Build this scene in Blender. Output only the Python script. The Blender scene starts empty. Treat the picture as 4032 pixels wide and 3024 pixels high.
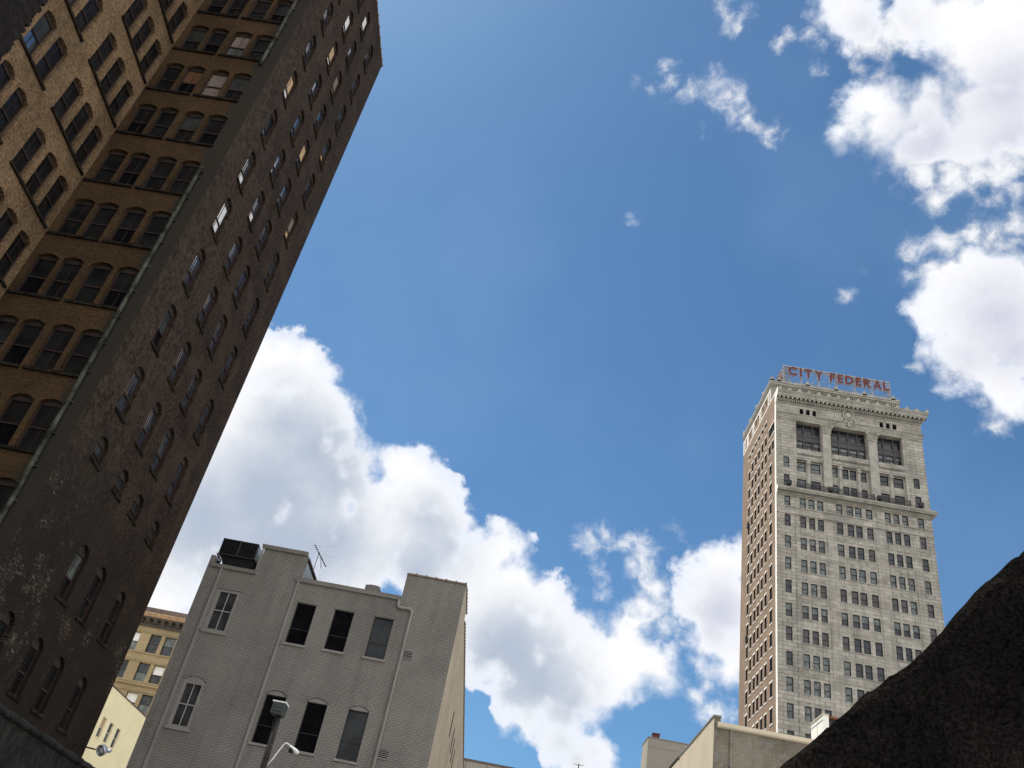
import bpy, bmesh, math, random
from mathutils import Vector, Matrix, noise

random.seed(11)
scene = bpy.context.scene
COL = scene.collection
PI = math.pi

# ------------------------------------------------------------------ camera
# x runs along the street front, y away from the viewer, z up; the eye is the origin, the ground lies 1.6 m below it
cam_d = bpy.data.cameras.new('camera')
cam = bpy.data.objects.new('camera', cam_d)
COL.objects.link(cam)
cam_d.sensor_fit = 'HORIZONTAL'
cam_d.sensor_width = 36.0
cam_d.lens = 30.935
cam_d.clip_start = 0.05
cam_d.clip_end = 6000
RIGHT = Vector((0.98446776, -0.04784929, 0.16891915))
DOWN = Vector((0.16498883, 0.5810496, -0.79696929))
FWD = Vector((-0.06001599, 0.81246034, 0.5799192))
cam.matrix_world = Matrix(((RIGHT.x, -DOWN.x, -FWD.x, 0), (RIGHT.y, -DOWN.y, -FWD.y, 0), (RIGHT.z, -DOWN.z, -FWD.z, 0), (0, 0, 0, 1)))
scene.camera = cam

# ------------------------------------------------------------------ exposure
scene.view_settings.view_transform = 'Standard'
scene.view_settings.look = 'None'
scene.view_settings.gamma = 1.0
scene.view_settings.exposure = 0.0
scene.view_settings.use_curve_mapping = False

# ------------------------------------------------------------------ sun
SUN_AZ = math.radians(-46)          # from +y, positive towards +x
SUN_EL = math.radians(64)
SUN_DIR = Vector((math.sin(SUN_AZ) * math.cos(SUN_EL), math.cos(SUN_AZ) * math.cos(SUN_EL), math.sin(SUN_EL)))
sun_d = bpy.data.lights.new('sun', 'SUN')
sun_d.energy = 5.0
sun_d.angle = math.radians(0.5)
sun_d.color = (1.0, 0.94, 0.85)
sun = bpy.data.objects.new('sun', sun_d)
COL.objects.link(sun)
sun.rotation_euler = (-SUN_DIR).to_track_quat('-Z', 'Y').to_euler()
sun.location = SUN_DIR * 300

# ------------------------------------------------------------------ sky with clouds
# each cloud lobe: direction on the sky dome and angular radius
CUMULUS = [
    (-0.3072,0.7898,0.5308,0.0331), (-0.2911,0.7862,0.545,0.0201), (-0.3235,0.786,0.5268,0.0311), (-0.2784,0.8042,0.5251,0.0264), (-0.261,0.825,0.5013,0.03),
    (-0.241,0.8423,0.4821,0.0265), (-0.2202,0.8554,0.4688,0.0266), (-0.2832,0.829,0.4822,0.0523), (-0.3087,0.8418,0.4429,0.0652), (-0.3387,0.8545,0.3938,0.0702),
    (-0.2535,0.8676,0.4278,0.0522), (-0.2115,0.8699,0.4456,0.0265), (-0.1591,0.8675,0.4713,0.0278), (-0.1443,0.8751,0.4619,0.0323), (-0.1259,0.8826,0.453,0.0269),
    (-0.1136,0.8958,0.4297,0.0312), (-0.164,0.8894,0.4267,0.0443), (-0.1922,0.8995,0.3923,0.0523), (-0.1209,0.9104,0.3956,0.044), (-0.2591,0.8888,0.378,0.0513),
    (-0.3387,0.8141,0.4717,0.0477), (-0.0518,0.9087,0.4142,0.0293), (-0.0688,0.9183,0.3898,0.03), (-0.3748,0.8788,0.2955,0.0364), (-0.3703,0.8565,0.3595,0.0538),
    (-0.3671,0.8244,0.4309,0.0434), (-0.3238,0.8848,0.3351,0.0428), (-0.2676,0.9002,0.3435,0.0438), (-0.2101,0.9108,0.3554,0.0429), (-0.3981,0.8602,0.3187,0.0316),
    (-0.0513,0.9075,0.4169,0.0264), (-0.039,0.9063,0.4208,0.0228), (-0.0276,0.9027,0.4294,0.01), (-0.0339,0.9223,0.3851,0.0359), (-0.0445,0.9338,0.3549,0.0409),
    (0.0014,0.9272,0.3745,0.0286), (0.0178,0.9205,0.3904,0.0158), (0.0243,0.9288,0.3699,0.0249), (-0.0104,0.9406,0.3394,0.044), (-0.0441,0.9446,0.3252,0.0351),
    (0.0338,0.9374,0.3466,0.0334), (0.0567,0.935,0.3501,0.0184), (0.0724,0.9408,0.3311,0.033), (0.1056,0.9325,0.3455,0.0191), (0.1095,0.9263,0.3606,0.0096),
    (0.1087,0.9395,0.3248,0.0309), (0.1392,0.9335,0.3304,0.0179), (0.1518,0.9332,0.3256,0.0178), (0.0402,0.9499,0.31,0.0432), (0.0044,0.951,0.309,0.0382),
    (0.0174,0.9578,0.2868,0.036), (0.0607,0.954,0.2937,0.0342), (0.0946,0.9486,0.302,0.0239), (0.0107,0.9643,0.2647,0.0169), (0.0559,0.9615,0.2689,0.0236),
    (0.0596,0.9675,0.2457,0.0208), (0.0791,0.9696,0.2315,0.0197), (0.094,0.9674,0.2354,0.0148), (0.2056,0.8783,0.4316,0.0208), (0.1946,0.8896,0.4132,0.0243),
    (0.1859,0.9018,0.3901,0.0198), (0.2092,0.8958,0.3922,0.0342), (0.2028,0.9094,0.363,0.0238), (0.2205,0.909,0.3536,0.0218), (0.2197,0.9175,0.3315,0.0133),
    (0.1714,0.8908,0.4208,0.0088), (0.213,0.8732,0.4384,0.0139), (0.2085,0.4727,0.8562,0.0164), (0.2294,0.4814,0.8459,0.0156), (0.2769,0.4651,0.8408,0.0176),
    (0.3034,0.4579,0.8356,0.0206), (0.3334,0.458,0.8241,0.0406), (0.3592,0.4744,0.8037,0.0389), (0.3484,0.4895,0.7994,0.019), (0.3647,0.516,0.7751,0.0417),
    (0.3515,0.5352,0.7681,0.0256), (0.3222,0.4817,0.815,0.0058), (0.2582,0.5419,0.7998,0.0179), (0.2483,0.5628,0.7884,0.0118), (0.2757,0.5505,0.788,0.0241),
    (0.3028,0.5349,0.7888,0.0192), (0.3008,0.5609,0.7713,0.0196), (0.3221,0.5451,0.774,0.0192), (0.3584,0.6548,0.6654,0.0141), (0.3633,0.6473,0.6701,0.0191),
    (0.3806,0.6568,0.651,0.0306), (0.3888,0.6378,0.6649,0.0259), (0.4081,0.6556,0.6354,0.0372), (0.4117,0.6233,0.6648,0.0211), (0.4247,0.6392,0.6411,0.0281),
    (0.383,0.6839,0.621,0.0169), (0.4029,0.6844,0.6077,0.0246), (0.4248,0.6843,0.5928,0.0228), (0.4424,0.6854,0.5783,0.0155), (0.4347,0.6588,0.614,0.0281),
]
WISPS = [
    (0.0702,0.8892,0.4521,0.0172), (0.0534,0.8947,0.4434,0.0172), (0.0399,0.8988,0.4366,0.0091), (0.0948,0.8895,0.4469,0.0171), (0.1155,0.89,0.4411,0.0206),
    (0.1251,0.8961,0.4259,0.0196), (0.1,0.899,0.4263,0.0161), (0.0746,0.9064,0.4158,0.0126), (0.1315,0.9038,0.4071,0.0212), (0.1236,0.9125,0.39,0.0229),
    (0.1443,0.9084,0.3923,0.0175), (0.1087,0.9172,0.3833,0.0158), (0.1245,0.9198,0.3722,0.0192), (0.1475,0.9172,0.37,0.0173), (0.1626,0.9134,0.3733,0.0173),
    (0.076,0.9171,0.3914,0.0098), (0.0847,0.913,0.3991,0.0062), (0.1839,0.9221,0.3404,0.0127), (0.1951,0.9234,0.3305,0.0117), (0.2029,0.9253,0.3203,0.0117),
    (0.1892,0.9319,0.3094,0.0133), (0.1994,0.9355,0.2918,0.0148), (0.2138,0.9313,0.295,0.018), (0.2271,0.9296,0.2903,0.0146), (0.1456,0.8741,0.4635,0.0089),
    (0.2423,0.4933,0.8354,0.0243), (0.2602,0.4828,0.8362,0.024), (0.2386,0.5153,0.8231,0.0142), (0.2589,0.5161,0.8165,0.0158), (0.3159,0.5738,0.7556,0.0267),
    (0.2974,0.5724,0.7642,0.0197), (0.3425,0.569,0.7476,0.0262), (0.3372,0.5899,0.7337,0.0195), (0.3635,0.56,0.7445,0.0258), (0.3863,0.5484,0.7416,0.0286),
    (0.3875,0.5709,0.7239,0.0188), (0.3984,0.5594,0.7269,0.0202), (0.0489,0.5525,0.8321,0.0114), (0.0536,0.5597,0.827,0.0126), (0.061,0.5656,0.8224,0.0115),
    (0.07,0.5697,0.8188,0.01), (0.0795,0.5636,0.8222,0.0096), (0.0879,0.5575,0.8255,0.0106), (0.0942,0.551,0.8292,0.0132), (0.102,0.5582,0.8234,0.0156),
    (0.1117,0.5651,0.8174,0.0152), (0.1202,0.5597,0.82,0.0132), (0.1254,0.568,0.8134,0.0161), (0.1359,0.5738,0.8077,0.0148), (0.1459,0.5779,0.8029,0.0126),
    (0.1559,0.5821,0.7981,0.0106), (0.1659,0.5861,0.7931,0.0152), (0.1001,0.601,0.793,0.0055), (0.089,0.4968,0.8633,0.0136), (0.0997,0.5043,0.8577,0.0091),
    (0.116,0.5077,0.8537,0.01), (0.1205,0.4962,0.8598,0.0117), (0.1647,0.5047,0.8474,0.0086), (0.1837,0.4993,0.8468,0.0075), (0.2024,0.5058,0.8386,0.0068),
    (0.1985,0.5265,0.8267,0.0087), (0.0205,0.5688,0.8222,0.0054), (0.0368,0.5738,0.8182,0.0048), (0.0415,0.6762,0.7355,0.0078), (0.1564,0.5156,0.8424,0.0109),
    (0.3355,0.6282,0.702,0.0178), (0.3265,0.6373,0.698,0.0105), (0.331,0.6518,0.6823,0.0143), (0.3546,0.6198,0.7,0.0204), (0.3716,0.6062,0.7031,0.0201),
    (0.3893,0.5967,0.7017,0.0212), (0.4043,0.5847,0.7033,0.0208), (0.3489,0.6382,0.6863,0.0162), (0.3706,0.625,0.687,0.0174), (0.359,0.6757,0.6439,0.0134),
    (0.3673,0.6842,0.6301,0.0119), (0.3951,0.6962,0.5993,0.019), (0.4114,0.6998,0.584,0.0159), (0.2736,0.6855,0.6747,0.0117), (0.43,0.7131,0.5537,0.0114),
    (0.3552,0.7078,0.6106,0.0068), (0.2871,0.6626,0.6917,0.0062),
]
CLOUD_SHADE = [
    (-0.2619,0.8456,0.4651,0.0403), (-0.2919,0.8258,0.4826,0.0226), (-0.3011,0.8607,0.4105,0.0563), (-0.2364,0.8636,0.4453,0.0334), (-0.2733,0.8896,0.366,0.0559),
    (-0.3501,0.8587,0.3742,0.0496), (-0.2214,0.8946,0.3882,0.0277), (-0.1251,0.8931,0.4322,0.0196), (-0.0957,0.9053,0.4139,0.016), (-0.1262,0.9171,0.3782,0.0228),
    (-0.0109,0.9464,0.3229,0.0402), (0.0241,0.9539,0.2993,0.0396), (0.0649,0.9583,0.2783,0.022), (-0.0297,0.954,0.2982,0.0277), (0.0654,0.9708,0.2309,0.0148),
    (0.2046,0.8984,0.3886,0.012), (0.316,0.553,0.7709,0.0211), (0.2488,0.4857,0.838,0.019), (0.3683,0.4944,0.7873,0.0213), (0.3904,0.5325,0.751,0.0249),
    (0.4058,0.648,0.6446,0.0229), (0.4301,0.6611,0.6148,0.0212), (0.3892,0.6854,0.6155,0.0117),
]

def node_tools(nt):
    N = nt.nodes; L = nt.links
    def put(sock, v):
        if isinstance(v, bpy.types.NodeSocket): L.new(v, sock)
        elif v is not None: sock.default_value = v
    def math_n(op, a, b=None, c=None, clamp=False):
        n = N.new('ShaderNodeMath'); n.operation = op; n.use_clamp = clamp
        put(n.inputs[0], a); put(n.inputs[1], b); put(n.inputs[2], c)
        return n.outputs[0]
    def vec_n(op, a, b=None, scale=None):
        n = N.new('ShaderNodeVectorMath'); n.operation = op
        put(n.inputs[0], a); put(n.inputs[1], b)
        if scale is not None: put(n.inputs['Scale'], scale)
        return n.outputs['Value'] if op in ('DISTANCE', 'DOT_PRODUCT', 'LENGTH') else n.outputs['Vector']
    def noise_n(vec, scale, detail=4, rough=0.55, dist=0.0, out='Fac'):
        n = N.new('ShaderNodeTexNoise'); put(n.inputs['Vector'], vec)
        n.inputs['Scale'].default_value = scale; n.inputs['Detail'].default_value = detail
        n.inputs['Roughness'].default_value = rough; n.inputs['Distortion'].default_value = dist
        return n.outputs[out]
    def ramp(v, a, b, c=0.0, d=1.0, smooth=True):
        n = N.new('ShaderNodeMapRange'); n.interpolation_type = 'SMOOTHSTEP' if smooth else 'LINEAR'
        put(n.inputs[0], v); put(n.inputs[1], a); put(n.inputs[2], b); put(n.inputs[3], c); put(n.inputs[4], d)
        return n.outputs[0]
    def mix(f, a, b, mode='MIX'):
        n = N.new('ShaderNodeMix'); n.data_type = 'RGBA'; n.blend_type = mode
        put(n.inputs[0], f)
        for s, v in ((n.inputs[6], a), (n.inputs[7], b)):
            if isinstance(v, bpy.types.NodeSocket): L.new(v, s)
            else: s.default_value = (v[0], v[1], v[2], 1)
        return n.outputs[2]
    return N, L, put, math_n, vec_n, noise_n, ramp, mix

def build_sky():
    w = bpy.data.worlds.new('World'); scene.world = w; w.use_nodes = True
    nt = w.node_tree
    N, L, put, M, V, NZ, RP, MX = node_tools(nt)
    for n in list(N): N.remove(n)
    out = N.new('ShaderNodeOutputWorld')
    sky = N.new('ShaderNodeTexSky'); sky.sky_type = 'NISHITA'
    sky.sun_disc = False; sky.sun_elevation = SUN_EL; sky.sun_rotation = SUN_AZ
    sky.air_density = 1.0; sky.dust_density = 0.45; sky.ozone_density = 1.6; sky.altitude = 200
    tc = N.new('ShaderNodeTexCoord'); d0 = V('NORMALIZE', tc.outputs['Generated'])
    wn = NZ(d0, 9.0, 3, 0.5, out='Color')
    d1 = V('ADD', d0, V('SCALE', V('SUBTRACT', wn, (0.5, 0.5, 0.5)), scale=0.022))
    wn2 = NZ(d0, 26.0, 5, 0.6, out='Color')
    d2 = V('ADD', d0, V('SCALE', V('SUBTRACT', wn2, (0.5, 0.5, 0.5)), scale=0.024))
    def chain(lobes, r0, soft, dd=None):
        acc = None
        for x, y, z, r in lobes:
            dist = V('DISTANCE', dd or d1, (x, y, z))
            v = M('MULTIPLY_ADD', dist, -1.0 / r0, r / r0)
            acc = v if acc is None else M('SMOOTH_MAX', acc, v, soft)
        return acc
    F = chain(CUMULUS, 0.05, 0.22)
    W = chain(WISPS, 0.026, 0.25, d2)
    # unseen clouds added over the rest of the dome, as fill for shaded fronts
    away = RP(V('DOT_PRODUCT', d0, (FWD.x, FWD.y, FWD.z)), 0.55, 0.70, 1.0, 0.0)
    gen = M('SUBTRACT', M('MULTIPLY', NZ(d0, 3.2, 5, 0.55), 4.0), 1.65)
    F = M('MAXIMUM', F, M('SUBTRACT', gen, M('MULTIPLY', M('SUBTRACT', 1.0, away), 6.0)))
    fb = NZ(d1, 36.0, 9, 0.56)
    fb2 = NZ(V('ADD', d1, (SUN_DIR.x * 0.006, SUN_DIR.y * 0.006, SUN_DIR.z * 0.006)), 36.0, 5, 0.56)
    low = NZ(d1, 14.0, 3, 0.5)
    sd = V('DOT_PRODUCT', d0, (RIGHT.x, RIGHT.y, RIGHT.z))
    rgt = RP(sd, 0.02, 0.30)
    cov = M('MULTIPLY_ADD', M('SUBTRACT', fb, 0.5), 1.15, M('ADD', F, M('MULTIPLY_ADD', rgt, 0.12, 0.26)))
    edge = M('MULTIPLY_ADD', rgt, 0.22, RP(low, 0.40, 0.66, 0.13, 0.55))
    a_c = RP(cov, 0.0, edge)
    ws = NZ(d2, 40.0, 10, 0.60, 0.2)
    cw = M('MULTIPLY_ADD', M('SUBTRACT', ws, 0.44), 2.2, M('MINIMUM', W, 0.9))
    a_w = M('MULTIPLY', RP(cw, 0.0, 1.15), 0.92)
    alpha = M('MAXIMUM', a_c, a_w)
    # thick parts pass less light: they turn from white to blue grey
    shade = chain(CLOUD_SHADE, 0.07, 0.6)
    big = NZ(d1, 8.0, 3, 0.5)
    depth = M('MULTIPLY_ADD', M('SUBTRACT', big, 0.5), 0.7, shade)
    depth = M('MULTIPLY_ADD', M('SUBTRACT', fb2, fb), 0.45, depth)
    thick = M('MULTIPLY', RP(depth, -0.75, 0.55), RP(cov, 0.10, 0.75))
    thick = M('MAXIMUM', thick, M('MULTIPLY', RP(M('ADD', low, M('SUBTRACT', fb2, fb)), 0.42, 0.72), RP(cov, 0.15, 1.2, 0.0, 0.14)))
    ccol = MX(thick, (1.03, 1.03, 1.04), MX(rgt, (0.48, 0.55, 0.67), (0.62, 0.64, 0.77)))
    thin = RP(M('MAXIMUM', cov, cw), 0.0, 0.7)
    ccol = MX(thin, (0.80, 0.86, 0.98), ccol)
    b1 = N.new('ShaderNodeBackground'); b1.inputs['Strength'].default_value = 0.100
    tint = MX(1.0, sky.outputs[0], (0.65, 0.975, 1.14), 'MULTIPLY')
    L.new(tint, b1.inputs['Color'])
    b2 = N.new('ShaderNodeBackground'); L.new(ccol, b2.inputs['Color']); L.new(RP(away, 0.0, 1.0, 1.0, 1.75), b2.inputs['Strength'])  # the added unseen clouds are made brighter to lift the shade
    # thin high veil that pales the blue here and there
    veil = M('MULTIPLY', RP(NZ(d0, 4.0, 4, 0.5), 0.40, 0.70), 0.07)
    b0 = N.new('ShaderNodeBackground'); b0.inputs['Color'].default_value = (0.50, 0.74, 0.98, 1)
    mv = N.new('ShaderNodeMixShader'); L.new(M('MULTIPLY', veil, 0.9), mv.inputs[0]); L.new(b1.outputs[0], mv.inputs[1]); L.new(b0.outputs[0], mv.inputs[2])
    ms = N.new('ShaderNodeMixShader'); L.new(alpha, ms.inputs[0]); L.new(mv.outputs[0], ms.inputs[1]); L.new(b2.outputs[0], ms.inputs[2])
    L.new(ms.outputs[0], out.inputs['Surface'])
    w.cycles.sampling_method = 'MANUAL'; w.cycles.sample_map_resolution = 512
build_sky()

# ------------------------------------------------------------------ helpers
class MB:
    """collects faces, then becomes one mesh object"""
    def __init__(s): s.v = []; s.f = []; s.mi = []
    def poly(s, pts, m=0):
        b = len(s.v); s.v += [tuple(p) for p in pts]; s.f.append(tuple(range(b, b + len(pts)))); s.mi.append(m)
    def box(s, x0, x1, y0, y1, z0, z1, m=0):
        b = len(s.v)
        s.v += [(x0, y0, z0), (x1, y0, z0), (x1, y1, z0), (x0, y1, z0), (x0, y0, z1), (x1, y0, z1), (x1, y1, z1), (x0, y1, z1)]
        for q in ((0, 3, 2, 1), (4, 5, 6, 7), (0, 1, 5, 4), (1, 2, 6, 5), (2, 3, 7, 6), (3, 0, 4, 7)):
            s.f.append(tuple(b + i for i in q)); s.mi.append(m)
    def prism(s, pts, d, m=0):
        """closed outline pts (3d) swept by vector d"""
        b = len(s.v); n = len(pts); d = Vector(d)
        s.v += [tuple(p) for p in pts] + [tuple(Vector(p) + d) for p in pts]
        s.f.append(tuple(b + i for i in range(n - 1, -1, -1))); s.mi.append(m)
        s.f.append(tuple(b + n + i for i in range(n))); s.mi.append(m)
        for i in range(n):
            j = (i + 1) % n
            s.f.append((b + i, b + j, b + n + j, b + n + i)); s.mi.append(m)
    def tube(s, pts, r, n=8, m=0, r2=None):
        pts = [Vector(p) for p in pts]; rings = []
        for i, p in enumerate(pts):
            a = pts[max(i - 1, 0)]; c = pts[min(i + 1, len(pts) - 1)]
            t = (c - a).normalized(); u = t.orthogonal().normalized()
            if i and rings:
                u = (prev - prev.dot(t) * t).normalized()
            prev = u; w = t.cross(u)
            rr = r if r2 is None else r + (r2 - r) * i / (len(pts) - 1)
            b = len(s.v)
            s.v += [tuple(p + rr * (math.cos(k * 2 * PI / n) * u + math.sin(k * 2 * PI / n) * w)) for k in range(n)]
            rings.append(b)
        for a, b in zip(rings, rings[1:]):
            for k in range(n):
                j = (k + 1) % n
                s.f.append((a + k, a + j, b + j, b + k)); s.mi.append(m)
        s.f.append(tuple(rings[0] + k for k in range(n - 1, -1, -1))); s.mi.append(m)
        s.f.append(tuple(rings[-1] + k for k in range(n))); s.mi.append(m)
    def lathe(s, prof, c, axis='z', n=16, m=0):
        """prof: (radius, height) from bottom to top round centre c"""
        rings = []
        for r, h in prof:
            b = len(s.v); rings.append(b)
            for k in range(n):
                a = 2 * PI * k / n; p = (r * math.cos(a), r * math.sin(a), h)
                if axis == 'y': p = (p[0], p[2], p[1])
                if axis == 'x': p = (p[2], p[0], p[1])
                s.v.append((c[0] + p[0], c[1] + p[1], c[2] + p[2]))
        for a, b in zip(rings, rings[1:]):
            for k in range(n):
                j = (k + 1) % n
                s.f.append((a + k, a + j, b + j, b + k)); s.mi.append(m)
        s.f.append(tuple(rings[0] + k for k in range(n - 1, -1, -1))); s.mi.append(m)
        s.f.append(tuple(rings[-1] + k for k in range(n))); s.mi.append(m)
    def mesh(s, name, mats, off=(0, 0, 0), smooth=False):
        me = bpy.data.meshes.new(name)
        me.from_pydata([(x - off[0], y - off[1], z - off[2]) for x, y, z in s.v], [], s.f)
        for m in (mats if isinstance(mats, (list, tuple)) else [mats]): me.materials.append(m)
        me.polygons.foreach_set('material_index', s.mi)
        if smooth: me.polygons.foreach_set('use_smooth', [True] * len(s.f))
        me.update()
        bm = bmesh.new(); bm.from_mesh(me); bmesh.ops.recalc_face_normals(bm, faces=bm.faces); bm.to_mesh(me); bm.free()
        return me
    def build(s, name, mats, parent=None, smooth=False):
        off = base(parent) if parent else (0, 0, 0)
        o = bpy.data.objects.new(name, s.mesh(name, mats, off, smooth)); COL.objects.link(o)
        if parent: o.parent = parent
        return o

def base(o):
    v = Vector((0, 0, 0))
    while o: v += o.location; o = o.parent
    return v
def tag(o, label=None, cat=None, group=None, kind=None):
    for k, v in (('label', label), ('category', cat), ('group', group), ('kind', kind)):
        if v: o[k] = v
    return o
def thing(name, loc, label, cat, group=None):
    o = bpy.data.objects.new(name, None); COL.objects.link(o); o.location = loc; o.empty_display_size = 0.3
    return tag(o, label, cat, group)
def place(name, me, parent, loc, rotz=0.0):
    """one more object on a shared mesh; loc in world space"""
    o = bpy.data.objects.new(name, me); COL.objects.link(o)
    o.parent = parent; o.location = Vector(loc) - base(parent); o.rotation_euler = (0, 0, rotz)
    return o
def sub(name, me, parent):
    o = bpy.data.objects.new(name, me); COL.objects.link(o); o.parent = parent
    return o

def arc_pts(u0, u1, zs, rise, n=8):
    """segmental arch from (u0, zs) to (u1, zs), rising by rise"""
    w = (u1 - u0) / 2; R = (w * w + rise * rise) / (2 * rise); cz = zs + rise - R; cu = (u0 + u1) / 2
    t = math.asin(min(1, w / R))
    return [(cu + R * math.sin(-t + 2 * t * i / n), cz + R * math.cos(-t + 2 * t * i / n)) for i in range(n + 1)]

def wall(mb, axis, plane, sgn, u0, u1, z0, z1, holes, depth=0.25, m=0, mr=None):
    """flat wall with real openings. holes: (u0, u1, z0, ztop, rise); the reveals run inwards by depth"""
    mr = m if mr is None else mr
    def pt(u, d, z): return (u, plane - sgn * d, z) if axis == 'y' else (plane - sgn * d, u, z)
    us = sorted({u0, u1} | {round(h[0], 4) for h in holes} | {round(h[1], 4) for h in holes})
    us = [u for u in us if u0 <= u <= u1]
    for ua, ub in zip(us, us[1:]):
        mid = (ua + ub) / 2
        cuts = sorted([(h[2], h[3]) for h in holes if h[0] < mid < h[1]])
        z = z0
        for a, b in cuts:
            if a > z + 1e-5: mb.poly([pt(ua, 0, z), pt(ub, 0, z), pt(ub, 0, a), pt(ua, 0, a)], m)
            z = max(z, b)
        if z1 > z + 1e-5: mb.poly([pt(ua, 0, z), pt(ub, 0, z), pt(ub, 0, z1), pt(ua, 0, z1)], m)
    for h in holes:
        a, b, c, t = h[:4]; rise = h[4] if len(h) > 4 else 0; D = h[5] if len(h) > 5 else depth
        zs = t - rise
        mb.poly([pt(a, 0, c), pt(a, D, c), pt(a, D, zs), pt(a, 0, zs)], mr)
        mb.poly([pt(b, 0, c), pt(b, D, c), pt(b, D, zs), pt(b, 0, zs)], mr)
        mb.poly([pt(a, 0, c), pt(b, 0, c), pt(b, D, c), pt(a, D, c)], mr)
        if rise:
            A = arc_pts(a, b, zs, rise)
            for (p, q), (r, s_) in zip(A, A[1:]):
                mb.poly([pt(p, 0, q), pt(r, 0, s_), pt(r, 0, t), pt(p, 0, t)], m)
                mb.poly([pt(p, 0, q), pt(r, 0, s_), pt(r, D, s_), pt(p, D, q)], mr)
        else:
            mb.poly([pt(a, 0, t), pt(b, 0, t), pt(b, D, t), pt(a, D, t)], mr)

# ------------------------------------------------------------------ materials
def new_mat(name):
    m = bpy.data.materials.new(name); m.use_nodes = True
    nt = m.node_tree
    b = nt.nodes['Principled BSDF']
    return m, nt, b
def plain(name, col, rough=0.8, var=0.18, scale=2.0, metal=0.0, spec=0.3, bump=0.0):
    """a colour with soft uneven wear"""
    m, nt, b = new_mat(name)
    N, L, put, M, V, NZ, RP, MX = node_tools(nt)
    g = N.new('ShaderNodeNewGeometry'); p = g.outputs['Position']
    f = NZ(p, scale, 6, 0.6)
    c = MX(RP(f, 0.3, 0.7), tuple(x * (1 - var) for x in col), tuple(min(1, x * (1 + var)) for x in col))
    f2 = NZ(p, scale * 14, 3, 0.6)
    c = MX(RP(f2, 0.35, 0.65, 0.0, 1.0), c, MX(1.0, c, (1 - var * .5,) * 3, 'MULTIPLY'))
    L.new(c, b.inputs['Base Color']); b.inputs['Roughness'].default_value = rough
    b.inputs['Metallic'].default_value = metal; b.inputs['Specular IOR Level'].default_value = spec
    if bump:
        bp = N.new('ShaderNodeBump'); bp.inputs['Strength'].default_value = bump; bp.inputs['Distance'].default_value = 0.03
        L.new(f2, bp.inputs['Height']); L.new(bp.outputs[0], b.inputs['Normal'])
    return m
def glass(name, col, rough=0.06, ior=1.9, wob=0.006):
    """old window glass: dark room behind, sky mirrored on top, slightly wavy"""
    m, nt, b = new_mat(name)
    N, L, put, M, V, NZ, RP, MX = node_tools(nt)
    g = N.new('ShaderNodeNewGeometry')
    f = NZ(g.outputs['Position'], 1.3, 3, 0.5)
    L.new(MX(RP(f, 0.35, 0.65), tuple(x * .6 for x in col), tuple(x * 1.4 for x in col)), b.inputs['Base Color'])
    b.inputs['Roughness'].default_value = rough; b.inputs['IOR'].default_value = ior
    bp = N.new('ShaderNodeBump'); bp.inputs['Strength'].default_value = wob; bp.inputs['Distance'].default_value = 0.5
    L.new(NZ(g.outputs['Position'], 2.2, 2, 0.5), bp.inputs['Height']); L.new(bp.outputs[0], b.inputs['Normal'])
    return m
def masonry(name, c1, c2, mortar, bw, bh, ms, stain=0.35, stain_scale=0.35, rough=0.92, bump=0.4, extra=None, streak=0.0, grain=1.0):
    """courses of brick or stone laid out on the wall face (x+y runs along any axis-aligned wall)"""
    m, nt, b = new_mat(name)
    N, L, put, M, V, NZ, RP, MX = node_tools(nt)
    g = N.new('ShaderNodeNewGeometry'); p = g.outputs['Position']
    sx = N.new('ShaderNodeSeparateXYZ'); L.new(p, sx.inputs[0])
    u = M('ADD', sx.outputs[0], sx.outputs[1])
    cb = N.new('ShaderNodeCombineXYZ'); L.new(u, cb.inputs[0]); L.new(sx.outputs[2], cb.inputs[1])
    wob = V('ADD', cb.outputs[0], V('SCALE', V('SUBTRACT', NZ(p, 3.0, 2, 0.5, out='Color'), (.5, .5, .5)), scale=bh * 0.15))
    br = N.new('ShaderNodeTexBrick'); L.new(wob, br.inputs['Vector'])
    br.inputs['Scale'].default_value = 1.0; br.inputs['Brick Width'].default_value = bw; br.inputs['Row Height'].default_value = bh
    br.inputs['Mortar Size'].default_value = ms; br.inputs['Mortar Smooth'].default_value = 0.3
    br.inputs['Color1'].default_value = (*c1, 1); br.inputs['Color2'].default_value = (*c2, 1); br.inputs['Mortar'].default_value = (*mortar, 1)
    c = br.outputs['Color']
    st = NZ(p, stain_scale, 7, 0.62)
    c = MX(1.0, c, MX(RP(st, 0.32, 0.68), (1 - stain,) * 3, (1 + stain * .6,) * 3), 'MULTIPLY')
    fn = NZ(p, 9.0, 4, 0.65)
    c = MX(1.0, c, MX(RP(fn, 0.36, 0.64), (1 - stain * 1.1 * grain,) * 3, (1 + stain * .9 * grain,) * 3), 'MULTIPLY')
    if streak:
        sc = N.new('ShaderNodeCombineXYZ'); L.new(M('MULTIPLY', u, 1.6), sc.inputs[0]); L.new(M('MULTIPLY', sx.outputs[2], 0.10), sc.inputs[1])
        c = MX(RP(NZ(sc.outputs[0], 1.0, 5, 0.6), 0.45, 0.75, 0.0, streak), c, MX(1.0, c, (0.35, 0.34, 0.33), 'MULTIPLY'))
    if extra: c = extra(N, L, M, V, NZ, RP, MX, p, sx, u, c, br.outputs['Fac'])
    L.new(c, b.inputs['Base Color']); b.inputs['Roughness'].default_value = rough; b.inputs['Specular IOR Level'].default_value = 0.15
    if bump:
        bp = N.new('ShaderNodeBump'); bp.inputs['Strength'].default_value = bump; bp.inputs['Distance'].default_value = 0.02
        h = M('ADD', M('MULTIPLY', M('SUBTRACT', 1.0, br.outputs['Fac']), 1.0), M('MULTIPLY', fn, 0.6))
        L.new(h, bp.inputs['Height']); L.new(bp.outputs[0], b.inputs['Normal'])
    return m

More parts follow.
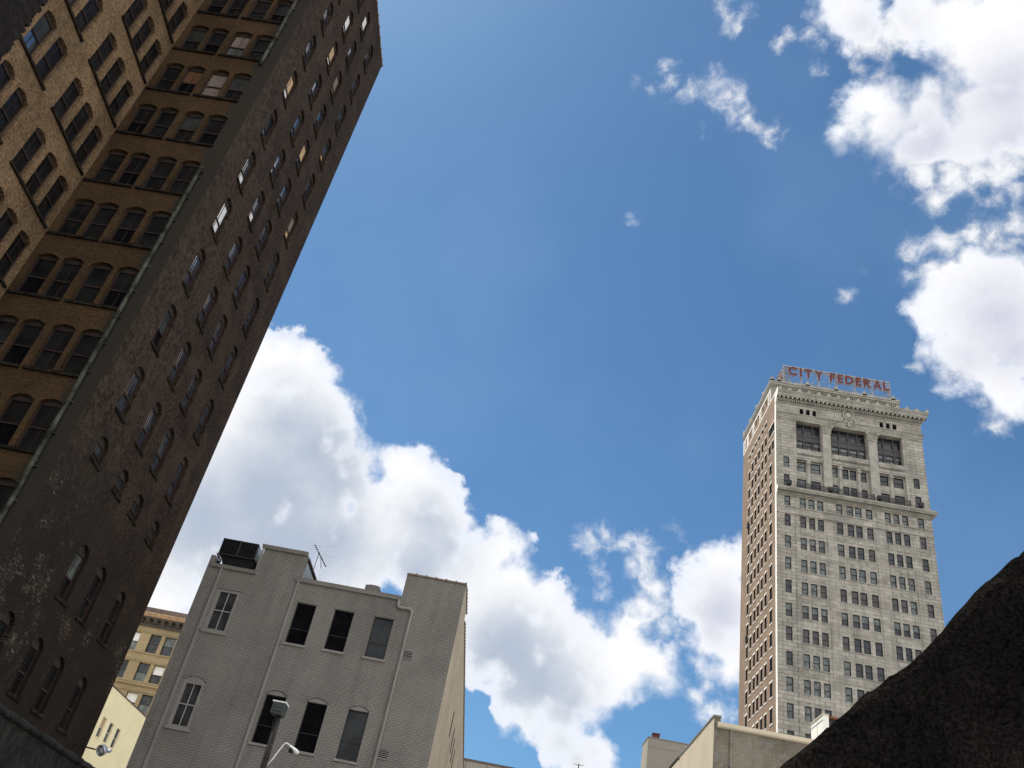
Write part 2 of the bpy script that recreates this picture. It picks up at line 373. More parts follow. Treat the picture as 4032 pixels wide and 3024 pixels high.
def grime_dark(N, L, M, V, NZ, RP, MX, p, sx, u, c, fac):
    z = sx.outputs[2]
    y = sx.outputs[1]
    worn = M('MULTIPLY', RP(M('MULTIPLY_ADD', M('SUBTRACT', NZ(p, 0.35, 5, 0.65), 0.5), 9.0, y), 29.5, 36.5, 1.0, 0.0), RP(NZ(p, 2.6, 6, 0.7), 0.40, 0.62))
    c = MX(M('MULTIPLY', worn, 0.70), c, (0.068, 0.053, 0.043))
    c = MX(1.0, c, MX(RP(NZ(p, 4.5, 4, 0.7), 0.36, 0.64), (0.62, 0.62, 0.62), (1.38, 1.34, 1.28)), 'MULTIPLY')
    # soot patches, paler worn brick higher up, old paint flecks lower down
    c = MX(RP(NZ(p, 0.55, 6, 0.65), 0.48, 0.70, 0.0, 0.75), c, (0.050, 0.038, 0.029))
    fl = N.new('ShaderNodeCombineXYZ'); L.new(M('MULTIPLY', u, 1.3), fl.inputs[0]); L.new(M('MULTIPLY', z, 12.0), fl.inputs[1])
    spk = NZ(fl.outputs[0], 2.2, 6, 0.75, 0.25)
    nb = NZ(p, 0.45, 5, 0.6)
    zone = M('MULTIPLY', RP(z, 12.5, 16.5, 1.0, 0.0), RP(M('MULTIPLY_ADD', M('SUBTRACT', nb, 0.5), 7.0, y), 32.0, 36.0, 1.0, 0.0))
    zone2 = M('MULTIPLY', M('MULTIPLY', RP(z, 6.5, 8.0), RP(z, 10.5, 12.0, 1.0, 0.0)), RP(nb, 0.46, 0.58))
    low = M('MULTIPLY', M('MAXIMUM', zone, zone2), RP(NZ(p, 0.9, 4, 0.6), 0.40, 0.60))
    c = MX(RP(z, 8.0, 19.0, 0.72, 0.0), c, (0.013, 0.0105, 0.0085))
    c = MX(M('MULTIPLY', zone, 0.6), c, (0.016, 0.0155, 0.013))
    c = MX(M('MULTIPLY', RP(M('MULTIPLY_ADD', low, 0.14, spk), 0.66, 0.74), RP(low, 0.0, 0.3)), c, (0.17, 0.155, 0.125))
    c = MX(M('MULTIPLY', RP(spk, 0.58, 0.66), RP(NZ(p, 0.5, 3, 0.5), 0.42, 0.62, 0.0, 0.6)), c, (0.14, 0.095, 0.07))
    c = MX(RP(NZ(p, 0.28, 4, 0.6), 0.55, 0.72, 0.0, 0.55), c, (0.018, 0.015, 0.012))
    return MX(1.0, c, (0.80, 0.73, 0.66), 'MULTIPLY')
def moss_edge(N, L, M, V, NZ, RP, MX, p, sx, u, c, fac):
    x = sx.outputs[0]
    n = M('MULTIPLY_ADD', M('SUBTRACT', NZ(p, 0.9, 5, 0.6), 0.5), 0.9, x)
    return MX(RP(n, -19.35, -18.75, 0.0, 0.88), c, MX(RP(fac, 0, 1), (0.030, 0.029, 0.023), (0.012, 0.012, 0.010)))
def rust_joint(N, L, M, V, NZ, RP, MX, p, sx, u, c, fac):
    x = sx.outputs[0]
    outer = M('MAXIMUM', RP(x, 48.1, 48.2, 1, 0), RP(x, 70.1, 70.2, 0, 1))
    low = RP(sx.outputs[2], 109.0, 109.3, 1.0, 0.3)
    f = M('MULTIPLY', fac, M('MULTIPLY', low, M('MULTIPLY_ADD', outer, 0.75, 0.20)))
    return MX(f, c, (0.10, 0.095, 0.085))

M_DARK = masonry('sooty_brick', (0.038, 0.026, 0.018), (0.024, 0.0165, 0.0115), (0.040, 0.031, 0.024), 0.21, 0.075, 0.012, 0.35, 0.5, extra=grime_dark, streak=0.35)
M_BROWN = masonry('ochre_brick', (0.072, 0.041, 0.0170), (0.050, 0.029, 0.0125), (0.040, 0.027, 0.016), 0.21, 0.075, 0.012, 0.25, 0.5, extra=moss_edge, streak=0.15)
M_TAN = masonry('tan_brick', (0.225, 0.145, 0.076), (0.145, 0.093, 0.050), (0.095, 0.065, 0.041), 0.21, 0.075, 0.013, 0.30, 0.45, streak=0.25)
M_PIER = masonry('blackened_brick', (0.020, 0.015, 0.012), (0.014, 0.011, 0.009), (0.010, 0.009, 0.008), 0.21, 0.075, 0.012, 0.3, 0.8)
M_GREY = masonry('grey_painted_brick', (0.212, 0.199, 0.178), (0.195, 0.183, 0.164), (0.118, 0.110, 0.099), 0.30, 0.125, 0.016, 0.16, 0.30, streak=0.28, grain=0.30)
M_BUFF = masonry('buff_painted_render', (0.40, 0.345, 0.265), (0.38, 0.33, 0.25), (0.33, 0.285, 0.22), 0.25, 0.08, 0.006, 0.14, 0.4, streak=0.25)
M_STONE = masonry('limestone', (0.365, 0.342, 0.292), (0.270, 0.252, 0.215), (0.235, 0.219, 0.187), 1.75, 0.72, 0.042, 0.24, 0.22, extra=rust_joint, streak=0.40, grain=0.5)
M_STONE2 = plain('carved_limestone', (0.305, 0.287, 0.245), 0.9, 0.2, 0.6)
M_SHADESTONE = plain('painted_shade_limestone', (0.075, 0.069, 0.060), 0.95, 0.35, 0.8)  # dark colour imitates the shadow in the cornice recesses
M_WHITE = plain('white_terracotta_sunlit_stone', (0.78, 0.73, 0.65), 0.6, 0.06, 0.8)  # terracotta trim; also stone whitened to imitate sunlight at the tower corner
M_TBRICK = masonry('tower_brick', (0.275, 0.198, 0.138), (0.235, 0.168, 0.118), (0.24, 0.18, 0.13), 0.24, 0.09, 0.012, 0.16, 0.25, streak=0.18)
M_YELLOW = masonry('buff_yellow_brick', (0.29, 0.228, 0.140), (0.265, 0.208, 0.127), (0.25, 0.195, 0.12), 0.24, 0.09, 0.008, 0.12, 0.3)
M_ORANGE = plain('salmon_terracotta', (0.35, 0.235, 0.155), 0.85, 0.2, 1.5)
M_PARAPET = plain('weathered_brown_parapet', (0.11, 0.085, 0.075), 0.9, 0.2, 1.0)
M_BRACKET = plain('dark_bracket', (0.075, 0.065, 0.055), 0.9, 0.25, 2.0)  # dark tone for cornice underside, frieze and brackets
M_CREAM = plain('cream_stucco', (0.86, 0.76, 0.47), 0.85, 0.04, 0.5)
M_CREAM2 = plain('cream_painted_wall', (0.62, 0.54, 0.40), 0.85, 0.06, 0.7)
def old_patches(N, L, M, V, NZ, RP, MX, p, sx, u, c, fac):
    c = MX(RP(NZ(p, 1.6, 5, 0.6), 0.50, 0.62, 0.0, 0.75), c, (0.20, 0.195, 0.175))
    c = MX(RP(NZ(p, 2.1, 6, 0.7, 1.0), 0.66, 0.72, 0.0, 0.9), c, (0.035, 0.033, 0.030))
    red = M('MULTIPLY', RP(NZ(p, 3.4, 2, 0.5), 0.70, 0.74), RP(sx.outputs[2], 14.0, 14.6))
    return MX(red, c, (0.15, 0.055, 0.035))
M_OLDBRICK = masonry('stained_beige_brick', (0.25, 0.22, 0.17), (0.215, 0.19, 0.145), (0.15, 0.13, 0.10), 0.26, 0.10, 0.012, 0.25, 0.5, extra=old_patches, streak=0.3, grain=0.35)
M_GREYCAP = plain('grey_painted_metal', (0.218, 0.205, 0.184), 0.6, 0.10, 1.0)
M_GREYTRIM = plain('grey_painted_wood', (0.222, 0.209, 0.188), 0.8, 0.08, 1.5)
M_TAUPE = plain('taupe_render', (0.26, 0.235, 0.195), 0.9, 0.06, 0.6)
M_TAUPE_SUN = plain('sunlit_taupe_render', (0.34, 0.31, 0.25), 0.9, 0.06, 0.6)  # the taupe render lightened to imitate sun on the side wall
M_WOOD = plain('dark_red_window_wood', (0.024, 0.0135, 0.011), 0.8, 0.3, 3.0)
M_WOOD2 = plain('weathered_arch_board', (0.030, 0.022, 0.017), 0.85, 0.25, 3.0)
M_FRAME = plain('charcoal_frame', (0.018, 0.018, 0.018), 0.6, 0.2, 3.0)
M_SILL = plain('grey_stone_sill', (0.024, 0.020, 0.016), 1.0, 0.5, 3.0, spec=0.0)
M_TRIM = plain('pale_mullion', (0.30, 0.29, 0.27), 0.7, 0.1, 3.0)
M_GSKY = glass('reflecting_glass', (0.030, 0.038, 0.050), 0.05, 3.2)
M_GOLD = glass('dusty_dark_glass', (0.007, 0.0075, 0.008), 0.3, 1.33)
M_GGREY = glass('dusty_grey_glass', (0.026, 0.028, 0.027), 0.35, 1.38)
M_GSLATE = glass('slate_dark_glass', (0.017, 0.019, 0.020), 0.4, 1.3)
M_VOID = plain('dark_opening', (0.006, 0.006, 0.007), 0.9, 0.3, 2.0, spec=0.0)
M_BLINDW = plain('white_blind', (0.62, 0.62, 0.62), 0.8, 0.08, 2.0)
M_BLINDT = plain('tan_blind', (0.44, 0.30, 0.17), 0.8, 0.12, 2.0)
M_BLINDG = glass('pale_blind_behind_glass', (0.085, 0.098, 0.092), 0.25, 1.45)
M_GDARK = glass('dark_office_glass', (0.016, 0.018, 0.021), 0.15, 1.45)
M_GBROWN = glass('brown_curtain_glass', (0.040, 0.036, 0.033), 0.25, 1.45)
M_BOARD = plain('weathered_board', (0.16, 0.125, 0.105), 0.9, 0.25, 4.0)
M_BOARD2 = plain('brown_board', (0.10, 0.045, 0.020), 0.9, 0.2, 4.0)
M_COPPER = plain('green_grey_pipe', (0.060, 0.061, 0.050), 0.9, 0.7, 1.6, spec=0.05)
M_STREAK = masonry('streaked_concrete', (0.020, 0.019, 0.0165), (0.017, 0.0165, 0.0145), (0.014, 0.0135, 0.012), 3.0, 1.6, 0.01, 0.4, 1.2, streak=0.8, bump=0.2)
def rock(name):
    m, nt, b = new_mat(name)
    N, L, put, M, V, NZ, RP, MX = node_tools(nt)
    g = N.new('ShaderNodeNewGeometry'); p = g.outputs['Position']
    f1 = NZ(p, 1.6, 5, 0.6); f2 = NZ(p, 48.0, 6, 0.75); f3 = NZ(p, 140.0, 3, 0.6)
    c = MX(RP(f1, 0.35, 0.68), (0.0085, 0.0078, 0.0075), (0.0165, 0.0150, 0.0140))
    c = MX(RP(f2, 0.38, 0.66), MX(1.0, c, (0.38, 0.38, 0.38), 'MULTIPLY'), MX(1.0, c, (1.75, 1.70, 1.62), 'MULTIPLY'))
    L.new(c, b.inputs['Base Color']); b.inputs['Roughness'].default_value = 1.0; b.inputs['Specular IOR Level'].default_value = 0.0
    bp = N.new('ShaderNodeBump'); bp.inputs['Strength'].default_value = 1.0; bp.inputs['Distance'].default_value = 0.02
    L.new(M('ADD', f2, M('MULTIPLY', f3, 0.5)), bp.inputs['Height']); L.new(bp.outputs[0], b.inputs['Normal'])
    return m
M_ROCK = rock('rough_dark_stone')
M_BLACK = plain('black_metal', (0.012, 0.012, 0.013), 0.5, 0.3, 3.0)
M_STEEL = plain('galvanised_steel', (0.27, 0.28, 0.275), 0.6, 0.15, 2.0)
M_PANEL = plain('pale_blue_grey_panel', (0.22, 0.25, 0.26), 0.5, 0.2, 2.0)
M_RED = plain('red_sign_paint', (0.092, 0.007, 0.009), 0.5, 0.10, 2.0)
M_REDEDGE = plain('pale_letter_edge', (0.38, 0.30, 0.29), 0.6, 0.1, 2.0)
M_REDBOX = plain('dark_red_box', (0.085, 0.012, 0.014), 0.6, 0.15, 2.0)
M_LAMP = plain('dull_aluminium', (0.34, 0.36, 0.40), 0.35, 0.15, 5.0, metal=0.4)
M_LAMPG = glass('clouded_lamp_lens', (0.35, 0.36, 0.33), 0.3, 1.5)
M_TIMBER = plain('creosoted_timber', (0.030, 0.027, 0.023), 0.9, 0.35, 3.0)
M_GREENBOX = plain('dark_green_metal', (0.035, 0.042, 0.040), 0.5, 0.25, 3.0)
M_PALEPAINT = plain('pale_painted_steel', (0.70, 0.69, 0.66), 0.5, 0.06, 3.0)
M_RUST = plain('rusty_roof_edge', (0.22, 0.075, 0.030), 0.85, 0.35, 3.0)
M_TILE = plain('clay_coping_tile', (0.20, 0.155, 0.115), 0.85, 0.25, 3.0)
M_TAR = plain('tar_roof', (0.05, 0.048, 0.045), 0.95, 0.25, 1.0)
M_ASPHALT = plain('asphalt_ground', (0.30, 0.29, 0.27), 0.95, 0.2, 0.15)
M_IRON = plain('black_iron', (0.020, 0.020, 0.021), 0.6, 0.2, 3.0)
M_SPANDREL = plain('grey_metal_spandrel', (0.062, 0.058, 0.053), 0.6, 0.12, 1.0)
M_PENT = plain('white_penthouse_panel', (0.90, 0.88, 0.78), 0.7, 0.03, 1.0)

G0 = -1.6                                   # ground level below the eye
# ------------------------------------------------------------------ ground
g = MB(); S = 2500
g.poly([(-S, -S, G0), (S, -S, G0), (S, S, G0), (-S, S, G0)])
tag(g.build('ground', M_ASPHALT), kind='structure')

# ------------------------------------------------------------------ sash windows (local frame: x along the wall, y into it, z up from the sill)
MESHES = {}
def sash_mesh(w, h, rise, rec=0.17, muntin=True, rail=0.5, mats=None):
    key = ('sash', round(w, 2), round(h, 2), round(rise, 2), rec, muntin, rail, str(mats))
    if key in MESHES: return MESHES[key]
    mb = MB(); a = w / 2; t = 0.055; zs = h - rise
    mb.box(-a, -a + t, rec, rec + .12, 0.06, zs); mb.box(a - t, a, rec, rec + .12, 0.06, zs)
    mb.box(-a + t, a - t, rec, rec + .12, zs - t, zs); mb.box(-a, a, rec, rec + .12, 0, 0.06)
    zm = zs * rail
    mb.box(-a + t, a - t, rec + .02, rec + .11, zm - .035, zm + .035)
    if muntin:
        mb.box(-.014, .014, rec + .03, rec + .07, zm + .035, zs - t); mb.box(-.014, .014, rec + .06, rec + .1, .06, zm - .035)
    if rise:                                # boarded arch above the sash
        A = arc_pts(-a, a, zs, rise)
        mb.prism([(x, rec + .005, z) for x, z in A[::-1]], (0, .09, 0), 1)
    me = mb.mesh('window', mats or [M_WOOD, M_WOOD2]); MESHES[key] = me
    return me
def pane_mesh(w, h, mat, rec):
    key = ('pane', round(w, 2), round(h, 2), mat.name, rec)
    if key in MESHES: return MESHES[key]
    mb = MB(); mb.box(-w / 2, w / 2, rec, rec + .012, 0, h)
    MESHES[key] = mb.mesh('pane', mat); return MESHES[key]
def sill_mesh(w, mat, out=0.07, h=0.13):
    key = ('sill', round(w, 2), mat.name, out, h)
    if key in MESHES: return MESHES[key]
    mb = MB(); mb.box(-w / 2, w / 2, -out, 0.16, -h, 0.0)
    MESHES[key] = mb.mesh('sill', mat); return MESHES[key]
def sash_window(parent, loc, rot, w, h, rise, up, lo, sill_w=None, rec=0.17, muntin=True, mats=None, sill_mat=None, rail=0.5):
    o = place('window', sash_mesh(w, h, rise, rec, muntin, rail, mats), parent, loc, rot)
    zs = h - rise; zm = zs * rail
    if lo is not None:
        p = sub('pane', pane_mesh(w - .11, zm - .095, lo, rec + .08), o); p.location = (0, 0, .06)
    p = sub('pane', pane_mesh(w - .11, zs - .055 - zm - .035, up, rec + .05), o); p.location = (0, 0, zm + .035)
    if lo is M_VOID:
        pass
    if sill_w:
        sub('sill', sill_mesh(sill_w, sill_mat or M_SILL), o)
    return o
EAST = PI / 2          # windows of walls that face +x
WEST = -PI / 2         # windows of walls that face -x

# ------------------------------------------------------------------ the dark brick high-rise on the left
hr = thing('brick_high_rise', (-24, 30, G0), 'tall sooty brown brick high-rise with arched sash windows and an ochre light court', 'building')
XE, YB, XT, YN, ZR = -18.0, 28.78, -23.8, 41.35, 57.15
cols_e = [(30.70, 31.66), (33.37, 34.35), (35.55, 36.55), (38.20, 39.15)]
rows_e = [6.53, 10.25] + [17.44 + 3.562 * k for k in range(11)]
holes_e = []; win_e = []
for j, z in enumerate(rows_e):
    h = 2.15 if j == 0 else 2.30 if j == 1 else 2.36
    for i, (a, b) in enumerate(cols_e):
        if j < 2: a -= .22; b -= .22
        if (i, j) == (0, 1): continue
        holes_e.append((a, b, z, z + h, .26 if j > 1 else .34)); win_e.append((i, j, a, b, z, h, holes_e[-1][4]))
for i, (a, b) in enumerate(cols_e):        # a row of short windows
    holes_e.append((a, b, 15.1, 16.22, .3)); win_e.append((i, -1, a, b, 15.1, 1.12, .3))
mb = MB()
wall(mb, 'x', XE, 1, YB, YN, G0, ZR, holes_e, 0.3)
mb.poly([(XE, YN, G0), (-40, YN, G0), (-40, YN, ZR), (XE, YN, ZR)])
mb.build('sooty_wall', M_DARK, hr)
cols_b = [(-23.52, -22.51), (-22.36, -21.38), (-21.05, -20.05), (-19.83, -18.86)]
rows_b = [10.40 + 3.542 * k for k in range(13)]
holes_b = [(a, b, z, z + 2.32, .2) for z in rows_b for a, b in cols_b]
mb = MB(); wall(mb, 'y', YB, -1, XT, XE, G0, ZR, holes_b, 0.3); mb.build('ochre_wall', M_BROWN, hr)
cols_t = [(20.28, 21.28), (21.64, 22.58), (22.90, 23.86), (24.90, 25.86), (26.21, 27.18), (27.51, 28.49)]
rows_t = [10.38 + 3.567 * k for k in range(13)]
holes_t = [(a, b, z, z + 2.42, .2) for z in rows_t for a, b in cols_t]
mb = MB(); wall(mb, 'x', XT, 1, 12.0, YB, G0, ZR, holes_t, 0.3)
mb.poly([(XT, 12, G0), (-40, 12, G0), (-40, 12, ZR), (XT, 12, ZR)])
mb.build('tan_wall', M_TAN, hr)
mb = MB(); mb.poly([(-40, 12, ZR - .6), (XT, 12, ZR - .6), (XT, YB, ZR - .6), (XE, YB, ZR - .6), (XE, YN, ZR - .6), (-40, YN, ZR - .6)]); mb.build('roof', M_TAR, hr)
mb = MB()                                   # tiled coping along the parapet, one lip per tile
y = YB
while y < YN - .1:
    y2 = min(y + .93, YN + .06)
    mb.box(XE - .45, XE + .06, y, y2 - .012, ZR, ZR + .10); mb.box(XE - .47, XE + .10, y2 - .10, y2 - .012, ZR + .005, ZR + .15)
    y += .93
mb.build('coping', M_TILE, hr)
def in_frame(p, m=90):
    v = Vector(p); z = v.dot(FWD)
    if z <= 0: return False
    u = 2016 + 3464.67 * v.dot(RIGHT) / z; t = 1512 + 3464.67 * v.dot(DOWN) / z
    return -m < u < 4032 + m and -m < t < 3024 + m
ug = {(0, 5): (M_BLINDW, M_BLINDW), (0, 8): (M_BLINDT, M_BLINDW), (1, 10): (M_BLINDT, M_BLINDW), (2, 8): (M_BLINDT, M_GSKY), (0, 3): (M_GGREY, M_VOID), (0, 6): (M_GSKY, M_BLINDW),
      (3, 8): (M_GDARK, M_GSKY), (3, 7): (M_BOARD, M_BLINDT), (2, 12): (M_BLINDW, M_BLINDW), (1, 11): (M_BLINDW, M_BLINDW), (0, 11): (M_GSKY, M_BLINDW), (0, 7): (M_GOLD, M_GSKY), (2, 10): (M_BOARD, M_BOARD), (3, 9): (M_GSKY, M_BLINDT), (1, 6): (M_GSKY, M_BLINDW), (1, 1): (M_BLINDG, M_GOLD)}
n_win = 0
for i, j, a, b, z, h, r in sorted(win_e, key=lambda q: q[4]):
    if not in_frame((XE, (a + b) / 2, z + 1)): continue
    up, lo = ug.get((i, j), (M_GSKY, M_GSKY))
    if j in (0, 1) and (i, j) not in ug: up = lo = M_GOLD
    if j == -1: up = lo = M_GGREY
    sash_window(hr, (XE, (a + b) / 2, z), EAST, b - a, h, r, up, lo, b - a + .16, rec=.16, muntin=(j < 7 or i == 0), rail=.46); n_win += 1
ub = {(2, 8): (M_BOARD, M_BLINDG), (1, 7): (M_BOARD2, M_VOID), (2, 7): (M_BOARD, M_BOARD), (3, 7): (M_GGREY, M_GOLD), (0, 8): (M_GGREY, M_GOLD), (2, 6): (M_GGREY, M_GOLD)}
for j, z in enumerate(rows_b):
    for i, (a, b) in enumerate(cols_b):
        if not in_frame(((a + b) / 2, YB, z + 1.5)): continue
        up, lo = ub.get((i, j), (M_GOLD, M_GOLD if (i + j) % 3 else M_VOID))
        sash_window(hr, ((a + b) / 2, YB, z), 0, b - a, 2.32, .2, up, lo, None, muntin=(i + j) % 2 == 0); n_win += 1
for j, z in enumerate(rows_t):
    for i, (a, b) in enumerate(cols_t):
        if not in_frame((XT, (a + b) / 2, z + 1.5)): continue
        up, lo = (M_GGREY, M_GSKY) if (i < 2 and j > 4) else (M_GOLD, M_GOLD)
        sash_window(hr, (XT, (a + b) / 2, z), EAST, b - a, 2.42, .2, up, lo, None); n_win += 1
for z in rows_b:                            # sills that run under pairs and groups
    for a, b in ((-23.70, -21.36), (-21.18, -18.82)):
        if in_frame(((a + b) / 2, YB, z)):
            mb = MB(); c = (a + b) / 2; mb.box(a, c - .01, YB - .10, YB + .05, z - .13, z - .004); mb.box(c + .01, b, YB - .115, YB + .05, z - .14, z - .012); mb.build('sill_course', M_SILL, hr)
for z in rows_t:
    for a, b in ((20.2, 23.95), (24.84, 28.6)):
        if in_frame((XT, (a + b) / 2, z)): mb = MB(); mb.box(XT - .05, XT + .10, a, b, z - .13, z - .004); mb.build('sill_course', M_SILL, hr)
pr = random.Random(3)
for z0_, z1_ in ((2.0, 29.95), (38.2, ZR)):  # the rain pipe has lost a length
    mb = MB(); z = z0_
    while z < z1_ - .05:
        t = min(z + 1.45, z1_); o = pr.uniform(-.015, .015)
        mb.tube([(-18.70 + o, YB - .16, z), (-18.70 - o, YB - .16, t - .02)], .085, 10)
        mb.tube([(-18.70, YB - .16, t - .10), (-18.70, YB - .16, t)], .104, 10)
        mb.box(-18.86, -18.54, YB - .10, YB, t - .30, t - .24)
        z = t
    mb.build('rain_pipe', M_COPPER, hr)

# ------------------------------------------------------------------ gooseneck lamp on the corner of the high-rise
wl = thing('wall_lamp', (-18, 40.2, 6.3), 'round grey floodlight on a thin arm at the corner of the sooty high-rise', 'lamp')
mb = MB(); mb.tube([(-17.95, 40.05, 6.05), (-17.93, 40.05, 6.22), (-17.80, 40.03, 6.32), (-17.6, 40, 6.33)], .014, 6); mb.build('cable', M_BLACK, wl)
mb = MB(); mb.tube([(-18.02, 40, 6.32), (-17.0, 40, 6.28)], .030, 8); mb.lathe([(.06, -.05), (.06, .05)], (-17.55, 40, 6.32), 'x', 10); mb.build('arm', M_BLACK, wl)
def tilt(prof, c, d, n=20):
    """lathe about direction d"""
    d = Vector(d).normalized(); u = d.orthogonal().normalized(); w = d.cross(u); mb = MB(); rings = []
    for r, h in prof:
        b = len(mb.v); rings.append(b)
        mb.v += [tuple(Vector(c) + d * h + r * (math.cos(2 * PI * k / n) * u + math.sin(2 * PI * k / n) * w)) for k in range(n)]
    for a, b in zip(rings, rings[1:]):
        for k in range(n): mb.f.append((a + k, a + (k + 1) % n, b + (k + 1) % n, b + k)); mb.mi.append(0)
    mb.f.append(tuple(rings[0] + k for k in range(n))); mb.mi.append(0); mb.f.append(tuple(rings[-1] + k for k in range(n))); mb.mi.append(0)
    return mb
ld = (-.35, -.80, -.48)
tilt([(.03, -.30), (.09, -.27), (.17, -.19), (.225, -.06), (.235, .06), (.225, .08), (.205, .06), (.16, -.02)], (-16.74, 40, 6.29), ld).build('shade', M_LAMP, wl, True)
tilt([(.16, .0), (.12, .05), (.05, .075), (.01, .08)], (-16.74, 40, 6.29), ld).build('lens', M_LAMPG, wl, True)
tilt([(.05, -.1), (.075, -.06), (.075, .06), (.04, .1)], (-16.46, 40.1, 6.34), (.6, .4, .2), 12).build('ballast', M_LAMP, wl, True)

# ------------------------------------------------------------------ near walls round the viewer
cw = thing('coping_wall', (-9, 18, G0), 'dark streaked concrete wall with rounded coping stones below the sooty high-rise', 'wall')
mb = MB(); mb.box(-9.5, -9.06, 6, 32, G0, 2.90); mb.build('wall', M_STREAK, cw)
mb = MB(); y = 6.0; q = random.Random(5)
while y < 32:
    L_ = q.uniform(.48, .60); o = q.uniform(-.012, .012)
    prof = [(-9.58, 2.905), (-8.99, 2.905), (-8.97, 2.97), (-9.06 + o, 3.05), (-9.25, 3.085 + o), (-9.46, 3.05), (-9.58, 2.98)]
    r0 = [(x, y + .012, z) for x, z in prof]
    b = len(mb.v); n = len(prof); cx, cz = -9.27, 2.99
    rings = []
    for t_, s_ in ((.012, .86), (.06, .97), (L_ * .5, 1.05), (L_ - .06, .97), (L_ - .012, .86)):
        rings.append(len(mb.v)); mb.v += [(cx + (x - cx) * s_, y + t_, cz + (z - cz) * s_ + (0 if z > 2.95 else 0)) for x, z in prof]
    for a_, b_ in zip(rings, rings[1:]):
        for k in range(n): mb.f.append((a_ + k, a_ + (k + 1) % n, b_ + (k + 1) % n, b_ + k)); mb.mi.append(0)
    mb.f.append(tuple(rings[0] + k for k in range(n))); mb.mi.append(0); mb.f.append(tuple(rings[-1] + k for k in range(n))); mb.mi.append(0)
    y += L_
mb.build('coping', M_STREAK, cw, True)

q = random.Random(9); mb = MB(); z = G0      # broken end of a nearer brick wall: every course ends at its own place
mb.box(-9.9, -9, 3.0, 7.6, G0, 16)
while z < 16:
    e = 8.14 + .05 * math.sin(z * 2.1) + q.uniform(-.05, .035)
    mb.box(-9.9 + .003, -9 - .003, 7.6, e, z, z + .073); z += .075
tag(mb.build('brick_wall_end', M_PIER), 'blackened end of a nearby brick wall with a toothed edge', 'wall')

# rough mound of dark masonry close by on the right: its silhouette runs up to the right
crest = [(-.9, -1.0), (.2, .12), (1.0, .90), (1.3, 1.18), (1.48, 1.35), (1.66, 1.52), (1.82, 1.68), (1.96, 1.82), (2.11, 1.96), (2.27, 2.085), (2.33, 2.15), (2.41, 2.23), (2.47, 2.29), (2.54, 2.385),
         (2.61, 2.46), (2.69, 2.56), (2.73, 2.63), (2.82, 2.725), (2.89, 2.79), (2.97, 2.88), (3.04, 2.925), (3.12, 3.02), (3.36, 3.28), (3.57, 3.52), (4.2, 4.2), (5.2, 4.95), (6.5, 5.5), (9.6, 5.9)]
def crest_z(x):
    for (a, p), (b, r) in zip(crest, crest[1:]):
        if a <= x <= b: return p + (r - p) * (x - a) / (b - a)
    return crest[-1][1]
mb = MB(); NX, NY = 380, 56; x0, x1 = -.9, 9.6
idx = {}
for i in range(NX + 1):
    x = x0 + (x1 - x0) * i / NX; zt = crest_z(x)
    for j in range(NY + 1):
        t = j / NY
        if t < .60: zz = G0 + (zt - G0) * (t / .60) ** .85; yy = 5.0 - .62 * (1 - t / .60) ** 1.2
        else: s = (t - .60) / .40; zz = zt - .5 * s * s; yy = 5.0 + 1.5 * s
        p = Vector((x, yy, zz)); n1 = noise.fractal(p * 1.7, 1.0, 2.0, 4); n2 = noise.fractal(p * 9.0, 0.9, 2.0, 5)
        k = .06 * n1 + .026 * n2
        w = 1 - math.exp(-((t - .60) / .05) ** 2) * .75
        mb.v.append((x + k * .3, yy - k * w * 1.3, zz + (k * .5 * w + .016 * n2)))
        idx[i, j] = len(mb.v) - 1
for i in range(NX):
    for j in range(NY):
        mb.f.append((idx[i, j], idx[i + 1, j], idx[i + 1, j + 1], idx[i, j + 1])); mb.mi.append(0)
tag(mb.build('rough_stone_wall', M_ROCK, smooth=False), 'rough black stone wall close by, its uneven top edge sloping upward', 'wall')

# ------------------------------------------------------------------ grey painted brick building
K = .8
def k(*a): return [x * K for x in a]
gb = thing('grey_brick_building', (-11, 52, G0), 'low grey painted brick building with six dark windows, gutters and downpipes', 'building')
YF = 48.0; XL, XR = -18.55, -3.71
trim_w = [(-21.8, -20.15, 18.05, 21.1, 0), (-21.72, -20.24, 11.6, 14.92, .3)]
dark_w = [(-16.05, -14.66, 18.23, 21.15, 0), (-13.32, -11.93, 18.27, 21.15, 0), (-10.47, -9.10, 18.28, 21.16, 0), (-16.10, -14.72, 11.6, 15.02, .3), (-13.33, -11.95, 11.62, 15.04, .3), (-10.52, -9.15, 11.6, 15.05, .3)]
holes_g = [tuple(x * K for x in w) for w in trim_w + dark_w]
vent_g = [(-7.87, -7.27, 18.64, 19.18), (-7.92, -7.25, 12.1, 12.68)]
mb = MB(); wall(mb, 'y', YF, -1, XL, XR, G0, 18.1, holes_g, .20)
wall(mb, 'y', YF, -1, -15.69, -13.03, 18.1, 19.72, [], .2)          # raised middle block
wall(mb, 'y', YF, -1, -7.19, XR, 18.1, 19.70, [], .2)              # raised right block
mb.box(XL, -18.30, YF + .003, YF + 26, 18.1, 18.76)                # party wall on the left
mb.box(-15.69, -15.40, YF + .003, YF + 6, 18.1, 19.715)
mb.poly([(XL, YF, G0), (XL, YF + 45, G0), (XL, YF + 45, 18.1), (XL, YF, 18.1)])
mb.poly([(-7.19, YF, 18.1), (-7.19, YF + 5.2, 18.1), (-7.19, YF + 5.2, 19.70), (-7.19, YF, 19.70)])
mb.build('front_wall', M_GREY, gb)
slits = [(75.2, 76.4, 17.9, 20.0), (80.8, 82.0, 17.9, 20.0), (84.2, 85.4, 17.9, 20.0), (88.0, 89.2, 17.7, 19.9)]
mb = MB(); wall(mb, 'x', XR, 1, YF, 97, G0, 19.20, [tuple(x * K for x in s) for s in slits], .008)
wall(mb, 'x', XR, 1, YF, YF + 4.2, 19.20, 19.70, [], .3)
